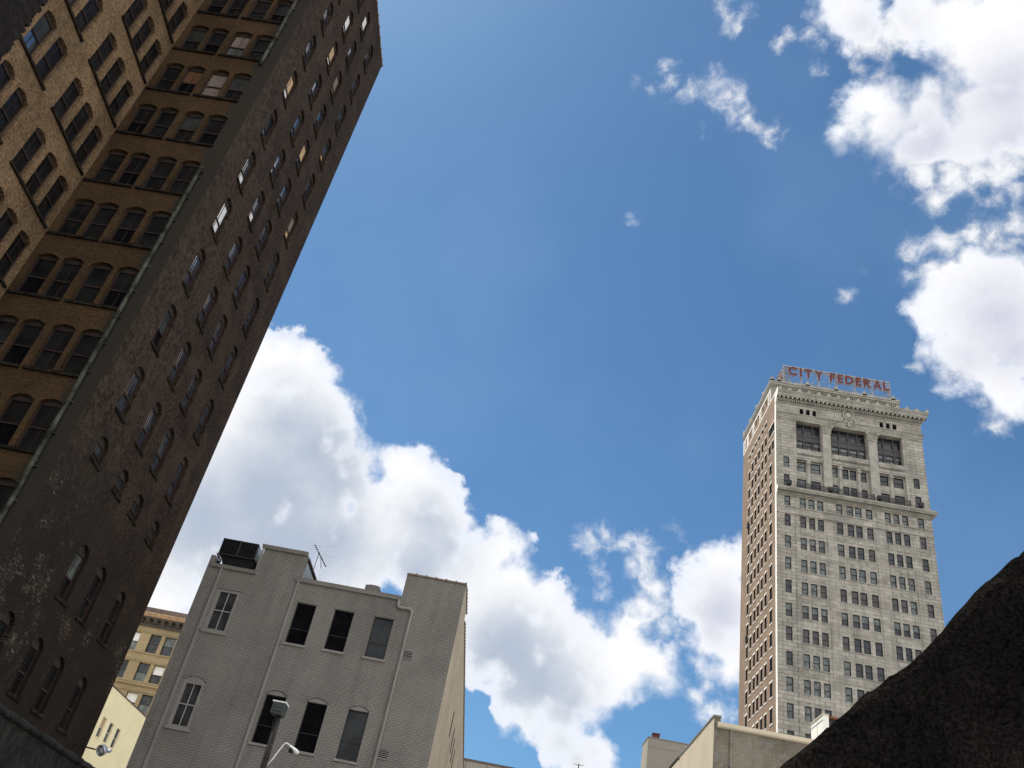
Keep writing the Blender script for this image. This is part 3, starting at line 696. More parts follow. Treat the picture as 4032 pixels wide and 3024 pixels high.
mb.poly([(XR, 97, G0), (XL, 97, G0), (XL, 97, 18), (XR, 97, 18)])
mb.build('side_wall', M_BUFF, gb)
mb = MB()
for s in slits: mb.box(XR - .09, XR - .006, s[0] * K, s[1] * K, s[2] * K, s[3] * K)
mb.build('window_recess', M_VOID, gb)
mb = MB(); mb.poly([(XL, YF + .2, 17.75), (XR, YF + .2, 17.75), (XR, 97, 17.75), (XL, 97, 17.75)]); mb.build('roof', M_TAR, gb)
mb = MB()                                   # clay tiles on the right block and along the side parapet
for i in range(6): x = -7.20 + i * .585; mb.box(x, x + .57, YF - .06, YF + .35, 19.70, 19.79); mb.box(x + .50, x + .58, YF - .09, YF + .38, 19.69, 19.83)
y = YF + .35
while y < YF + 4.2: mb.box(XR - .35, XR + .05, y, y + .57, 19.70, 19.78); mb.box(XR - .38, XR + .08, y + .50, y + .58, 19.69, 19.82); y += .6
while y < 97: mb.box(XR - .35, XR + .05, y, y + .57, 19.20, 19.28); mb.box(XR - .38, XR + .09, y + .50, y + .58, 19.19, 19.33); y += .6
mb.build('coping', M_TILE, gb)
def gutter(x0, x1, z0, z1, y0=YF):
    m_ = MB(); m_.prism([(x0, y0 - .004, z0), (x0, y0 - .12, z0), (x0, y0 - .20, z1 - .03), (x0, y0 - .22, z1), (x0, y0 + .05, z1), (x0, y0 + .05, z0 + .05), (x0, y0 - .004, z0 + .05)], (x1 - x0, 0, 0)); return m_
gutter(-18.32, -15.66, 18.05, 18.22).build('gutter', M_GREYCAP, gb)
gutter(-13.33, -7.17, 18.08, 18.29).build('gutter', M_GREYCAP, gb)
gutter(-15.84, -13.10, 19.69, 19.88).build('gutter', M_GREYCAP, gb)
for xs, z1 in (((-17.72, -17.60), 18.05), ((-13.20, -13.07), 18.08)):
    mb = MB(); mb.box(xs[0], xs[1], YF - .11, YF - .005, G0, z1)
    z = 2.0
    while z < z1: mb.box(xs[0] - .05, xs[1] + .05, YF - .118, YF - .004, z, z + .04); z += 3.1
    mb.build('downpipe', M_GREYCAP, gb)
mb = MB(); mb.tube([(-15.74, YF - .06, 19.69), (-15.74, YF - .06, 18.3), (-15.85, YF - .06, 18.22)], .05, 8); mb.build('downpipe', M_GREYCAP, gb)
mb = MB(); mb.tube([(-7.26, YF - .11, 18.1), (-7.26, YF - .11, 17.80), (-7.20, YF - .11, 17.66), (-7.0, YF - .11, 17.64), (-6.55, YF - .11, 17.66), (-6.42, YF - .11, 17.60), (-6.39, YF - .11, 17.45), (-6.44, YF - .11, G0)], .085, 10); mb.build('downpipe', M_GREYCAP, gb, True)
for a, b, c, d in vent_g:
    a, b, c, d = k(a, b, c, d)
    m_ = MB(); m_.box(a, b, YF - .02, YF - .006, c, d, 1)
    m_.box(a - .03, a, YF - .05, YF, c - .03, d + .03); m_.box(b, b + .03, YF - .05, YF, c - .03, d + .03); m_.box(a, b, YF - .05, YF, c - .03, c); m_.box(a, b, YF - .05, YF, d, d + .03)
    for i in range(5): z = c + (d - c) * (i + .5) / 5; m_.prism([(a, YF - .022, z - .03), (a, YF - .06, z - .035), (a, YF - .022, z + .015)], (b - a, 0, 0))
    m_.build('vent', [M_GREYTRIM, M_VOID], gb)
for i, w in enumerate(trim_w + dark_w):
    a, b, c, d, r = [x * K for x in w]; wd = b - a; h = d - c
    if i < 2:
        m_ = MB(); t = .17; zs = h - r
        m_.box(-wd / 2, -wd / 2 + t, .03, .16, 0, zs); m_.box(wd / 2 - t, wd / 2, .03, .16, 0, zs); m_.box(-wd / 2 + t, wd / 2 - t, .03, .16, zs - .15, zs); m_.box(-wd / 2 + t, wd / 2 - t, .03, .16, 0, .14)
        if r: m_.prism([(x, .035, z) for x, z in arc_pts(-wd / 2, wd / 2, zs, r)[::-1]], (0, .1, 0))
        m_.box(-.022, .022, .08, .13, .14, zs - .15, 1); m_.box(-wd / 2 + t, wd / 2 - t, .07, .14, zs * .49, zs * .49 + .05, 1)
        o = m_.build('window', [M_GREYTRIM, M_TRIM], None); o.parent = gb; o.location = Vector(((a + b) / 2, YF, c)) - base(gb)
        p = sub('pane', pane_mesh(wd - .34, zs - .29, M_GGREY, .14), o); p.location = (0, 0, .14)
    else:
        m_ = MB(); t = .045; zs = h - r
        m_.box(-wd / 2, -wd / 2 + t, .08, .16, 0, zs); m_.box(wd / 2 - t, wd / 2, .08, .16, 0, zs); m_.box(-wd / 2 + t, wd / 2 - t, .08, .16, zs - .05, zs); m_.box(-wd / 2 + t, wd / 2 - t, .08, .16, 0, .04)
        m_.box(-wd / 2 + t, wd / 2 - t, .12, .16, zs * .36, zs * .36 + .035)
        if r: m_.prism([(x, .06, z) for x, z in arc_pts(-wd / 2, wd / 2, zs, r)[::-1]], (0, .1, 0), 1)
        o = m_.build('window', [M_FRAME, M_GREYTRIM], None); o.parent = gb; o.location = Vector(((a + b) / 2, YF, c)) - base(gb)
        p = sub('pane', pane_mesh(wd - .09, zs - .09, M_GSLATE if i in (4, 7) else M_VOID, .15), o); p.location = (0, 0, .045)
    sub('sill', sill_mesh(wd + .16, M_GREYTRIM, .08, .12), o)
    m_ = MB(); zs = h - r                   # brick label over each opening
    if r:
        A = arc_pts(-wd / 2 - .06, wd / 2 + .06, zs + .02, r); B = arc_pts(-wd / 2 - .12, wd / 2 + .12, zs + .08, r + .10)
        for (p0, q0), (p1, q1), (p2, q2), (p3, q3) in zip(A, A[1:], B[1:], B): m_.prism([(p0, -.02, q0), (p1, -.02, q1), (p2, -.02, q2), (p3, -.02, q3)], (0, .022, 0))
    else:
        m_.box(-wd / 2 - .14, wd / 2 + .14, -.018, .0, h + .03, h + .17)
    me = m_.mesh('head', M_GREY); sub('head', me, o)
mb = MB(); mb.box(*k(-12.19, -11.12), 50.0, 51.0, 17.8, 19.45); mb.box(*k(-12.0, -11.3), 50.15, 50.85, 19.45, 19.55); mb.build('chimney', M_GREY, gb)
mb = MB(); mb.box(*k(-10.6, -9.7), 50.6, 51.2, 17.8, 18.98); mb.box(*k(-10.75, -9.55), 50.55, 51.25, 18.98, 19.1); mb.build('roof_hatch', M_GREYCAP, gb)
mb = MB()                                   # stair head behind the middle block
mb.box(-15.395, -13.16, YF + .25, YF + 3.4, 17.8, 19.6); mb.build('stair_head', M_GREY, gb)
mb = MB(); mb.box(-13.158, -13.10, YF + .30, YF + 3.3, 18.1, 19.45); mb.box(-13.10, -13.07, YF + 1.6, YF + 1.66, 18.1, 19.45); mb.build('side_panel', M_PANEL, gb)
mb = MB(); mb.box(-15.45, -13.02, YF + .22, YF + 3.55, 19.6, 19.7); mb.build('stair_roof', M_PARAPET, gb)

# ------------------------------------------------------------------ things on its roof
ac = thing('rooftop_cooler', (-17.2, 49.2, 17.75), 'black louvred air cooler box jutting over the notch in the grey roof', 'air cooler')
mb = MB(); mb.box(-18.34, -16.20, 48.35, 50.0, 19.03, 20.0); mb.build('case', M_BLACK, ac)
mb = MB()
for i in range(18): z = 19.08 + i * .05; mb.prism([(-18.28, 48.345, z), (-18.28, 48.305, z - .012), (-18.28, 48.345, z + .028)], (2.04, 0, 0))
for x, w_ in ((-18.34, .07), (-17.33, .13), (-16.27, .07)): mb.box(x, x + w_, 48.285, 48.348, 19.0, 20.02)
for z in (19.0, 19.95): mb.box(-18.34, -16.2, 48.28, 48.35, z, z + .06)
for i in range(1, 11):
    if i != 5: x = -18.28 + i * .186; mb.box(x, x + .022, 48.285, 48.347, 19.06, 19.95)
mb.build('louvre', M_IRON, ac)
mb = MB()
top = [(-18.20, 48.45, 19.03), (-16.22, 48.45, 19.03), (-16.22, 49.9, 19.03), (-18.20, 49.9, 19.03)]; bot = [(-17.65, 48.75, 17.8), (-16.3, 48.75, 17.8), (-16.3, 49.7, 17.8), (-17.65, 49.7, 17.8)]
mb.poly(top); mb.poly(bot)
for i in range(4): j = (i + 1) % 4; mb.poly([top[i], top[j], bot[j], bot[i]])
mb.build('duct', M_BLACK, ac)
mb = MB(); mb.box(-16.198, -16.18, 48.45, 49.95, 19.10, 19.95); mb.build('side_panel', M_PANEL, ac)
mb = MB()
mb.tube([(-18.25, 48.45, 17.76), (-18.25, 48.45, 19.03)], .03, 6); mb.tube([(-18.25, 49.9, 17.76), (-18.25, 49.9, 19.03)], .03, 6)
mb.tube([(-18.25, 48.42, 19.0), (-18.42, 48.42, 19.06), (-18.30, 48.40, 18.85), (-18.1, 48.42, 18.7), (-18.15, 48.5, 18.1)], .06, 8)
mb.tube([(-18.2, 48.6, 18.35), (-17.9, 48.7, 18.25), (-17.6, 48.8, 18.3)], .10, 8)
mb.build('leg', M_BLACK, ac)
mb = MB(); mb.box(-16.05, -15.72, 49.6, 52.0, 17.76, 19.95); mb.build('flue', M_GREY, gb)

an = thing('roof_antenna', (-13.35, 51.2, 19.7), 'spindly black television antenna standing on the grey roof', 'antenna')
ay = 51.2
mb = MB(); mb.tube([(-13.42, ay, 19.68), (-13.37, ay, 21.30)], .022, 6); mb.tube([(-12.97, ay, 20.38), (-13.17, ay, 21.08)], .020, 6); mb.build('mast', M_BLACK, an)
mb = MB(); p0 = Vector((-13.76, ay, 21.80)); p1 = Vector((-12.73, ay, 20.58)); mb.tube([p0, p1], .020, 6)
for t_ in (.0, .10, .2, .33, .38, .45, .55, .62, .70, .80, .9, 1.0): p = p0.lerp(p1, t_); mb.box(p.x - .035, p.x + .035, p.y - .05, p.y + .05, p.z - .028, p.z + .028)
mb.build('boom', M_BLACK, an)
q = random.Random(2); mb = MB()
for t_, L_ in ((.01, 1.3), (.10, .35), (.2, .3), (.30, 1.0), (.38, .4), (.48, .5), (.56, .85), (.64, .4), (.72, .5), (.82, .35), (.9, .35), (.98, .3)):
    p = p0.lerp(p1, t_); d = Vector((.97, -.2 + q.uniform(-.1, .1), .10)).normalized()
    mb.tube([p - d * L_ * .25, p + d * L_], .005, 5)
mb.build('rod', M_STEEL, an)

# ------------------------------------------------------------------ pole with a box and a lamp arm in front of it
lp = thing('lamp_pole', (-9.4, 38, G0), 'dark timber pole with a box lamp on top and a white lamp arm', 'lamp post')
mb = MB(); mb.tube([(-9.33, 38, G0), (-9.37, 38, 6.5), (-9.40, 38, 8.62)], .125, 12, r2=.095); mb.build('pole', M_TIMBER, lp, True)
mb = MB(); mb.tube([(-9.47, 37.90, 6.0), (-9.50, 37.90, 8.0), (-9.55, 37.88, 8.25), (-9.50, 37.88, 8.5)], .016, 6); mb.tube([(-9.40, 37.87, 8.1), (-9.46, 37.86, 8.3), (-9.40, 37.86, 8.55)], .014, 6); mb.build('cable', M_BLACK, lp)
mb = MB(); b = .05
mb.prism([(-9.74, 37.66, 8.56), (-9.22, 37.66, 8.50), (-9.20, 37.66, 8.98), (-9.72, 37.66, 8.98)], (0, .55, 0))
mb.box(-9.66, -9.28, 37.63, 37.662, 8.80, 8.83); mb.box(-9.66, -9.28, 37.62, 37.662, 8.64, 8.67); mb.build('lamp_box', M_GREENBOX, lp)
mb = MB(); mb.box(-9.75, -9.17, 37.62, 38.24, 8.985, 9.04); mb.build('lid', M_PALEPAINT, lp)
mb = MB(); mb.tube([(-9.26, 38, 6.62), (-9.12, 38, 6.88), (-8.98, 38.0, 7.22), (-8.89, 38, 7.42), (-8.84, 38, 7.52), (-8.79, 38, 7.56), (-8.72, 38, 7.555), (-8.60, 38.05, 7.50)], .027, 8); mb.build('lamp_arm', M_PALEPAINT, lp, True)
mb = MB(); A_ = Vector((-8.62, 38.05, 7.50)); D_ = Vector((.86, .28, -.44)).normalized(); U_ = Vector((0, 0, 1)); W_ = D_.cross(U_).normalized(); U_ = W_.cross(D_)
rings = []
for t_, a_, b_ in ((0, .04, .04), (.06, .07, .05), (.2, .12, .075), (.34, .15, .09), (.44, .13, .075), (.48, .07, .04)):
    rings.append(len(mb.v)); mb.v += [tuple(A_ + D_ * t_ + W_ * (a_ * math.cos(2 * PI * i / 14)) + U_ * (b_ * math.sin(2 * PI * i / 14))) for i in range(14)]
for r0, r1 in zip(rings, rings[1:]):
    for i in range(14): mb.f.append((r0 + i, r0 + (i + 1) % 14, r1 + (i + 1) % 14, r1 + i)); mb.mi.append(0)
mb.f.append(tuple(rings[0] + i for i in range(14))); mb.mi.append(0); mb.f.append(tuple(rings[-1] + i for i in range(14))); mb.mi.append(0)
mb.build('lamp_head', M_PALEPAINT, lp, True)
c_ = A_ + D_ * .16 - U_ * .07
tilt([(.10, -.02), (.11, .02), (.09, .09), (.05, .13)], c_, -U_, 14).build('lamp_lens', M_GOLD, lp, True)

# ------------------------------------------------------------------ buildings seen down the gap on the left
cs = thing('cream_building', (-46, 106, G0), 'cream stucco building with a row of four tall narrow windows', 'building')
cw_ = [(102.35, 103.15), (104.42, 105.62), (106.85, 108.02), (109.36, 110.52)]
mb = MB(); wall(mb, 'x', -45, 1, 86, 124, G0, 22.95, [(a, b, 17.74, 19.88) for a, b in cw_], .22)
mb.poly([(-45, 86, G0), (-70, 86, G0), (-70, 86, 22.95), (-45, 86, 22.95)]); mb.poly([(-45, 124, G0), (-70, 124, G0), (-70, 124, 22.95), (-45, 124, 22.95)])
mb.poly([(-45, 86, 22.9), (-70, 86, 22.9), (-70, 124, 22.9), (-45, 124, 22.9)])
mb.build('wall', M_CREAM, cs)
mb = MB(); y = 86.0; q = random.Random(4)
while y < 124: mb.box(-45.3, -44.93, y, y + .7, 22.95, 23.05 + q.uniform(0, .05)); y += .72
mb.build('roof_edge', M_PARAPET, cs)
for i, (a, b) in enumerate(cw_):
    up, lo = ((M_GDARK, M_GBROWN), (M_BLINDT, M_BLINDG), (M_GBROWN, M_BLINDG), (M_GDARK, M_GDARK))[i]
    sash_window(cs, (-45, (a + b) / 2, 17.74), EAST, b - a, 2.14, 0, up, lo, b - a + .2, rec=.12, muntin=False, mats=[M_CREAM2, M_CREAM2], sill_mat=M_CREAM)
yb = thing('buff_brick_building', (-56, 140, G0), 'buff yellow brick block with a dark bracketed cornice, rising behind the cream wall', 'building')
yx = [(-60.8, -59.2), (-57.42, -55.80), (-54.28, -52.60), (-52.02, -50.36), (-48.6, -46.9)]
yz = [(34.37, 37.06), (30.25, 32.82), (26.0, 28.6), (21.8, 24.4)]
YY = 130.0
mb = MB(); wall(mb, 'y', YY, -1, -75, -40, G0, 40.9, [(a, b, c, d) for c, d in yz for a, b in yx], .4)
mb.poly([(-40, YY, G0), (-40, YY + 25, G0), (-40, YY + 25, 40.9), (-40, YY, 40.9)]); mb.poly([(-75, YY, 40.5), (-40, YY, 40.5), (-40, YY + 25, 40.5), (-75, YY + 25, 40.5)])
mb.build('wall', M_YELLOW, yb)
for i, (c, d) in enumerate(yz):
    for j, (a, b) in enumerate(yx):
        sash_window(yb, ((a + b) / 2, YY, c), 0, b - a, d - c, 0, (M_BLINDG, M_BLINDW, M_GGREY)[(i + j) % 3] if (i, j) != (1, 2) else M_GDARK, (M_GDARK, M_GGREY, M_BLINDG)[(i + 2 * j) % 3], None, rec=.3, muntin=False, mats=[M_FRAME, M_FRAME])
mb = MB()
for z in (37.20, 34.10, 32.95, 29.95, 29.5, 28.8): mb.box(-75, -40, YY - .14, YY - .003, z, z + .13)
mb.box(-75, -40, YY - .35, YY - .003, 29.63, 29.85); mb.build('band_course', M_YELLOW, yb)
mb = MB(); mb.prism([(-75, YY - .9, 39.30), (-75, YY - 1.02, 39.30), (-75, YY - 1.05, 39.45), (-75, YY - 1.14, 39.47), (-75, YY - 1.16, 39.62), (-75, YY - 1.28, 39.65), (-75, YY - 1.3, 39.84), (-75, YY - .9, 39.84)], (35.5, 0, 0)); mb.build('cornice', M_ORANGE, yb)
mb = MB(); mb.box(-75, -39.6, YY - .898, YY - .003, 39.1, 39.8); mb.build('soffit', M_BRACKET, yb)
mb = MB(); mb.box(-75, -39.6, YY - 1.2, YY + .5, 39.845, 40.56); mb.build('parapet', M_PARAPET, yb)
mb = MB(); mb.box(-75, -40, YY - .25, YY - .003, 38.05, 38.30)
mb.box(-75, -40, YY - .06, YY - .002, 38.30, 39.098)
x = -75.0
while x < -40: mb.box(x, x + .09, YY - .30, YY - .26, 38.0, 38.3); x += .2
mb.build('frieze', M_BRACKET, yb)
x = -74.8
brk = MB(); brk.prism([(0, -.003, -.55), (0, -.25, -.55), (0, -.85, -.12), (0, -.85, 0), (0, -.003, 0)], (.52, 0, 0)); bme = brk.mesh('bracket', M_BRACKET)
while x < -40.5:
    if in_frame((x, YY - .5, 38.6), 30): place('bracket', bme, yb, (x, YY, 39.09))
    x += 1.13

# ------------------------------------------------------------------ low buildings on the right, in front of the tower
rb = thing('beige_brick_building', (18, 56, G0), 'low building with a stained beige brick front and plain cream side', 'building')
RY, RX = 50.0, 11.205
mb = MB(); wall(mb, 'y', RY, -1, RX, 30, G0, 15.05, [], .2); wall(mb, 'y', RY, -1, RX, 11.565, 15.05, 15.56, [], .2)
mb.box(12.08, 12.24, RY - .10, RY - .003, G0, 14.98)
mb.poly([(11.565, RY, 15.05), (11.565, RY + 14, 15.05), (11.565, RY + 14, 15.56), (11.565, RY, 15.56)])
mb.build('front_wall', M_OLDBRICK, rb)
mb = MB(); wall(mb, 'x', RX, -1, RY, RY + 30, G0, 15.45, [], .2)
wall(mb, 'x', RX - .0, -1, RY, RY + 9.55, 15.45, 15.54, [], .2)
mb.build('side_wall', M_CREAM2, rb)
mb = MB(); mb.box(RX - .04, 11.60, RY - .04, RY + 9.5, 15.56, 15.66); mb.box(RX - .06, 11.5, RY + 9.5, RY + 9.62, 15.40, 15.90); mb.box(RX - .05, 11.55, RY + 9.62, RY + 30, 15.66, 15.74); mb.build('coping', M_GREYCAP, rb)
mb = MB(); mb.prism([(11.36, RY - .003, 14.98), (11.36, RY - .14, 15.0), (11.36, RY - .20, 15.06), (11.36, RY - .22, 15.26), (11.36, RY + .05, 15.27), (11.36, RY + .05, 15.1), (11.36, RY - .003, 15.1)], (18.6, 0, 0)); mb.build('gutter', M_CREAM2, rb)
mb = MB(); mb.poly([(11.565, RY, 15.0), (30, RY, 15.0), (30, RY + 30, 15.0), (11.565, RY + 30, 15.0)]); mb.build('roof', M_TAR, rb)

ph = thing('white_penthouse', (23, 64, 15), 'bright white panelled rooftop hut with a rusty roof edge', 'rooftop hut')
mb = MB(); mb.box(21.41, 21.80, 62.04, 64.65, 15.0, 20.82); mb.build('wall', M_PENT, ph)
mb = MB(); mb.box(21.40, 21.408, 63.26, 63.30, 15, 20.8); mb.box(21.395, 21.408, 62.04, 64.65, 20.45, 20.50); mb.build('seam', M_GREYCAP, ph)
mb = MB(); mb.box(21.36, 21.83, 62.0, 64.7, 20.82, 20.90); mb.build('roof_edge', M_CREAM2, ph)
mb = MB(); mb.box(21.803, 26.0, 62.3, 66, 15.0, 20.70); mb.build('body', M_IRON, ph)
mb = MB(); mb.box(21.85, 26.1, 62.2, 66.1, 20.70, 20.86); mb.build('roof', M_RUST, ph)

tb = thing('taupe_block', (17, 100, G0), 'plain taupe rendered block with a small red box on top, behind the cream side wall', 'building')
mb = MB(); wall(mb, 'y', 95, -1, 14.53, 40, G0, 26.2, [], .2); mb.poly([(14.53, 95, 26.15), (40, 95, 26.15), (40, 98.7, 26.15), (14.53, 98.7, 26.15)]); mb.poly([(14.53, 98.7, G0), (40, 98.7, G0), (40, 98.7, 26.2), (14.53, 98.7, 26.2)]); mb.build('front_wall', M_TAUPE, tb)
mb = MB(); mb.box(14.50, 40, 94.98, 94.998, 25.30, 25.33); mb.build('joint', M_GREYCAP, tb)
mb = MB(); wall(mb, 'x', 14.53, -1, 95, 98.7, G0, 26.2, [], .2); mb.build('side_wall', M_TAUPE_SUN, tb)
mb = MB(); mb.box(14.48, 40, 94.94, 95.3, 26.2, 26.27); mb.box(14.48, 14.75, 95.3, 98.7, 26.2, 26.27); mb.build('coping', M_GREYCAP, tb)
rbx = thing('red_roof_box', (15.3, 96.5, 26.2), 'small dark red box on the roof of the taupe block', 'box')
mb = MB(); mb.box(15.2, 15.9, 96.3, 97, 26.2, 27.02); mb.build('case', M_REDBOX, rbx)
mb = MB(); mb.box(15.15, 15.95, 96.25, 97.05, 27.02, 27.1); mb.build('lid', M_REDBOX, rbx)

bb = thing('grey_panel_building', (0, 140, G0), 'flat-roofed panel building glimpsed just right of the grey brick building', 'building')
mb = MB(); wall(mb, 'y', 130, -1, -12, 30, G0, 28.15, [], .2); mb.poly([(-12, 130, 28.1), (30, 130, 28.1), (30, 150, 28.1), (-12, 150, 28.1)])
mb.build('wall', M_TAUPE, bb)
mb = MB(); mb.box(-12, 30, 129.9, 130.4, 28.15, 28.40); mb.build('coping', M_PARAPET, bb)
mb = MB()
for x in range(-11, 30, 3): mb.box(x, x + .06, 129.97, 129.998, G0, 28.14)
mb.build('panel_joint', M_PARAPET, bb)

fm = thing('floodlight_mast', (12.2, 150, G0), 'distant dark mast carrying four small bright floodlights', 'light mast')
mb = MB(); mb.tube([(12.19, 150, G0), (12.18, 150, 34.95)], .16, 8, r2=.09); mb.build('pole', M_BLACK, fm)
mb = MB(); mb.tube([(11.5, 150, 35.03), (12.8, 150, 35.03)], .04, 6); mb.tube([(12.18, 149.5, 35.0), (12.18, 150.5, 35.0)], .04, 6); mb.build('crossbar', M_BLACK, fm)
hd = MB(); hd.box(-.16, .16, -.16, .16, -.08, .10); hme = hd.mesh('lamp_head', M_PALEPAINT)
for dx, dy in ((-.70, 0), (.70, 0), (0, -.5), (0, .5)): place('lamp_head', hme, fm, (12.18 + dx, 150 + dy, 35.12))

# ------------------------------------------------------------------ the limestone tower
tw = thing('stone_tower', (59, 163, G0), 'tall old skyscraper with a grey limestone front, brown brick side and heavy cornice', 'tower')
TX0, TX1, TY, TYB = 44.2, 74.2, 150.0, 176.3
TW_N = [0]; REST = MB()
def tower_win_geo(mb, w, h, styles, f=None, d=.17, double=True):
    """frame + two panes; material slots 0 frame, 1 upper pane, 2 lower pane"""
    t = .12; a = w / 2
    f = f or (lambda x, y, z: (x, y, z))
    def bx(x0, x1, y0, y1, z0, z1, m):
        p0 = f(x0, y0, z0); p1 = f(x1, y1, z1)
        mb.box(min(p0[0], p1[0]), max(p0[0], p1[0]), min(p0[1], p1[1]), max(p0[1], p1[1]), p0[2], p1[2], m)
    bx(-a, -a + t * .6, .015, d - .06, 0, h, styles[0]); bx(a - t * .6, a, .015, d - .06, 0, h, styles[0]); bx(-a + t * .6, a - t * .6, .015, d - .06, h - t * .6, h, styles[0])
    bx(-a, -a + t, d - .06, d + .1, 0, h, styles[0]); bx(a - t, a, d - .06, d + .1, 0, h, styles[0])
    bx(-a + t, a - t, d - .06, d + .1, h - t, h, styles[0]); bx(-a + t, a - t, d - .06, d + .1, 0, .07, styles[0])
    bx(-a + t, a - t, d - .03, d + .08, h * .47, h * .47 + .11, styles[0])
    bx(-a + t, a - t, d + .02, d + .05, h * .47 + .11, h - t, styles[1]); bx(-a + t, a - t, d + .05, d + .08, .07, h * .47, styles[2])
GL = [M_FRAME, M_BLINDG, M_GDARK, M_GBROWN, M_WHITE]
STY = {'A': (M_BLINDG, M_BLINDG), 'B': (M_GDARK, M_GDARK), 'C': (M_BLINDG, M_GDARK), 'D': (M_GBROWN, M_GBROWN), 'E': (M_BLINDG, M_GBROWN)}
CODE = {'A': (0, 1, 1), 'B': (0, 2, 2), 'C': (0, 1, 2), 'D': (0, 3, 3), 'E': (0, 1, 3)}
def tower_window(a, b, z0, z1, st, y=TY, d=.17):
    w, h = b - a, z1 - z0
    if TW_N[0] < 100:
        key = ('tw', round(w, 2), round(h, 2), st, d)
        if key not in MESHES:
            mb = MB(); tower_win_geo(mb, w, h, (0, 1, 2), d=d); MESHES[key] = mb.mesh('window', [M_FRAME, *STY[st]])
        place('window', MESHES[key], tw, ((a + b) / 2, y, z0)); TW_N[0] += 1
    else:
        c = (a + b) / 2
        tower_win_geo(REST, w, h, CODE[st], lambda x, yy, z: (c + x, y + yy, z0 + z), d)
COLS = [(45.72, 46.85), (48.72, 49.87), (50.42, 51.56), (52.10, 53.26), (55.74, 56.92), (57.76, 59.00), (59.38, 60.64), (61.46, 62.70), (65.10, 66.24), (66.75, 67.88), (68.43, 69.60), (71.50, 72.64)]
HEADS = [91.50, 87.45, 82.90, 78.36, 73.80, 69.24, 64.76, 60.27, 55.74, 51.22, 46.7, 42.2, 37.7]
holes = []; floors = []
for j, hz in enumerate(HEADS):
    for i, (a, b) in enumerate(COLS):
        zb = hz - (2.22 if j == 0 else 2.52)
        if j == 10 and i in (0, 1): zb = hz - 1.35
        holes.append((a, b, zb, hz, 0, .34)); floors.append((i, j, a, b, zb, hz))
side = [(45.62, 46.78, 98.16, 100.62), (45.64, 46.78, 93.76, 96.42), (71.46, 72.66, 98.16, 100.50), (71.46, 72.66, 93.6, 96.35)]
for s in side: holes.append((*s, 0, .34))
fr = [(49.14, 49.92), (50.46, 51.26), (51.80, 52.58), (65.70, 66.48), (67.05, 67.80), (68.38, 69.20)]
for a, b in fr: holes.append((a, b, 111.70, 113.06, 0, .4))
BAYS = [(48.30, 53.52), (55.36, 62.82), (64.80, 69.98)]
for a, b in BAYS: holes.append((a, b, 103.0, 109.80, 0, 1.1)); holes.append((a, b, 93.45, 100.45, 0, .5))
mb = MB(); wall(mb, 'y', TY, -1, TX0, TX1, G0, 116.4, holes, .34)
mb.poly([(TX1, TY, G0), (TX1, TYB, G0), (TX1, TYB, 116.4), (TX1, TY, 116.4)])
# piers, strings and spandrel blocks standing proud of the face
for a, b in ((53.80, 55.10), (63.05, 64.52), (47.75, 48.25), (70.05, 70.5)):
    for hz in HEADS[1:]: pass
    mb.box(a, b, TY - .10, TY - .003, 20, 87.0)
for j, hz in enumerate(HEADS[1:-1]):
    z = hz - 2.52
    for a, b in ((48.55, 53.45), (55.6, 62.85), (64.95, 69.75)):
        mb.box(a, b, TY - .09, TY - .002, z - .16, z - .004)          # sill string
        n = 3 if b - a < 6 else 4
        for q_ in range(n):
            c = a + (b - a) * (q_ + .5) / n; mb.box(c - .42, c + .42, TY - .07, TY - .002, z - 1.45, z - .55)
for z in (89.07, 87.62): mb.box(TX0 + .02, TX1 + .12, TY - .16, TY - .003, z, z + .2)
for a, b in ((53.95, 54.98), (63.4, 64.4)): mb.box(a, b, TY - .06, TY - .003, 89.7, 91.2); mb.box(a + .15, b - .15, TY - .10, TY - .06, 89.85, 91.05)
mb.build('stone_front', M_STONE, tw)
# back walls of the recessed bays
mb = MB(); hb = []
lo_w = [(48.35, 50.22), (51.22, 53.15), (55.44, 56.60), (57.54, 58.78), (59.00, 60.30), (61.22, 62.34), (64.86, 66.66), (67.68, 69.64)]
for a, b in lo_w: hb += [(a, b, 97.9, 100.2, 0, .3), (a, b, 93.6, 96.15, 0, .3)]
for a, b in BAYS: wall(mb, 'y', TY + .5, -1, a - .1, b + .1, 93.2, 100.6, [h for h in hb if a - .2 < h[0] < b], .3)
for a, b in lo_w: mb.box(a + .1, b - .1, TY + .44, TY + .498, 96.5, 97.45)
mb.build('bay_wall', M_STONE2, tw)
mb = MB()
up_w = [[(48.34, 49.70), (49.95, 51.56), (51.86, 53.10)], [(55.44, 56.95), (57.17, 58.76), (59.06, 60.63), (60.89, 62.25)], [(64.88, 65.94), (66.21, 67.96), (68.24, 69.55)]]
hu = []
for bay in up_w:
    for a, b in bay: hu += [(a * 1.0065, b * 1.0065, 107.4, 109.75, 0, .2), (a * 1.0065, b * 1.0065, 103.75, 105.65, 0, .2)]
for a, b in BAYS: wall(mb, 'y', TY + 1.1, -1, a - .3, b + .55, 102.8, 110.0, [h for h in hu if a - .3 < h[0] and h[1] < b + .55], .2)
for bay in up_w:
    for (a, b), (c, d) in zip(bay, bay[1:]): m_ = (b + c) / 2 * 1.0065; mb.box(m_ - .09, m_ + .09, TY + .98, TY + 1.098, 103.0, 109.79)
for a, b in BAYS: mb.box(a, b, TY + 1.02, TY + 1.097, 106.9, 107.1); mb.box(a, b, TY + 1.02, TY + 1.097, 105.72, 105.9)
mb.build('spandrel', M_SPANDREL, tw)
r_ = random.Random(21)
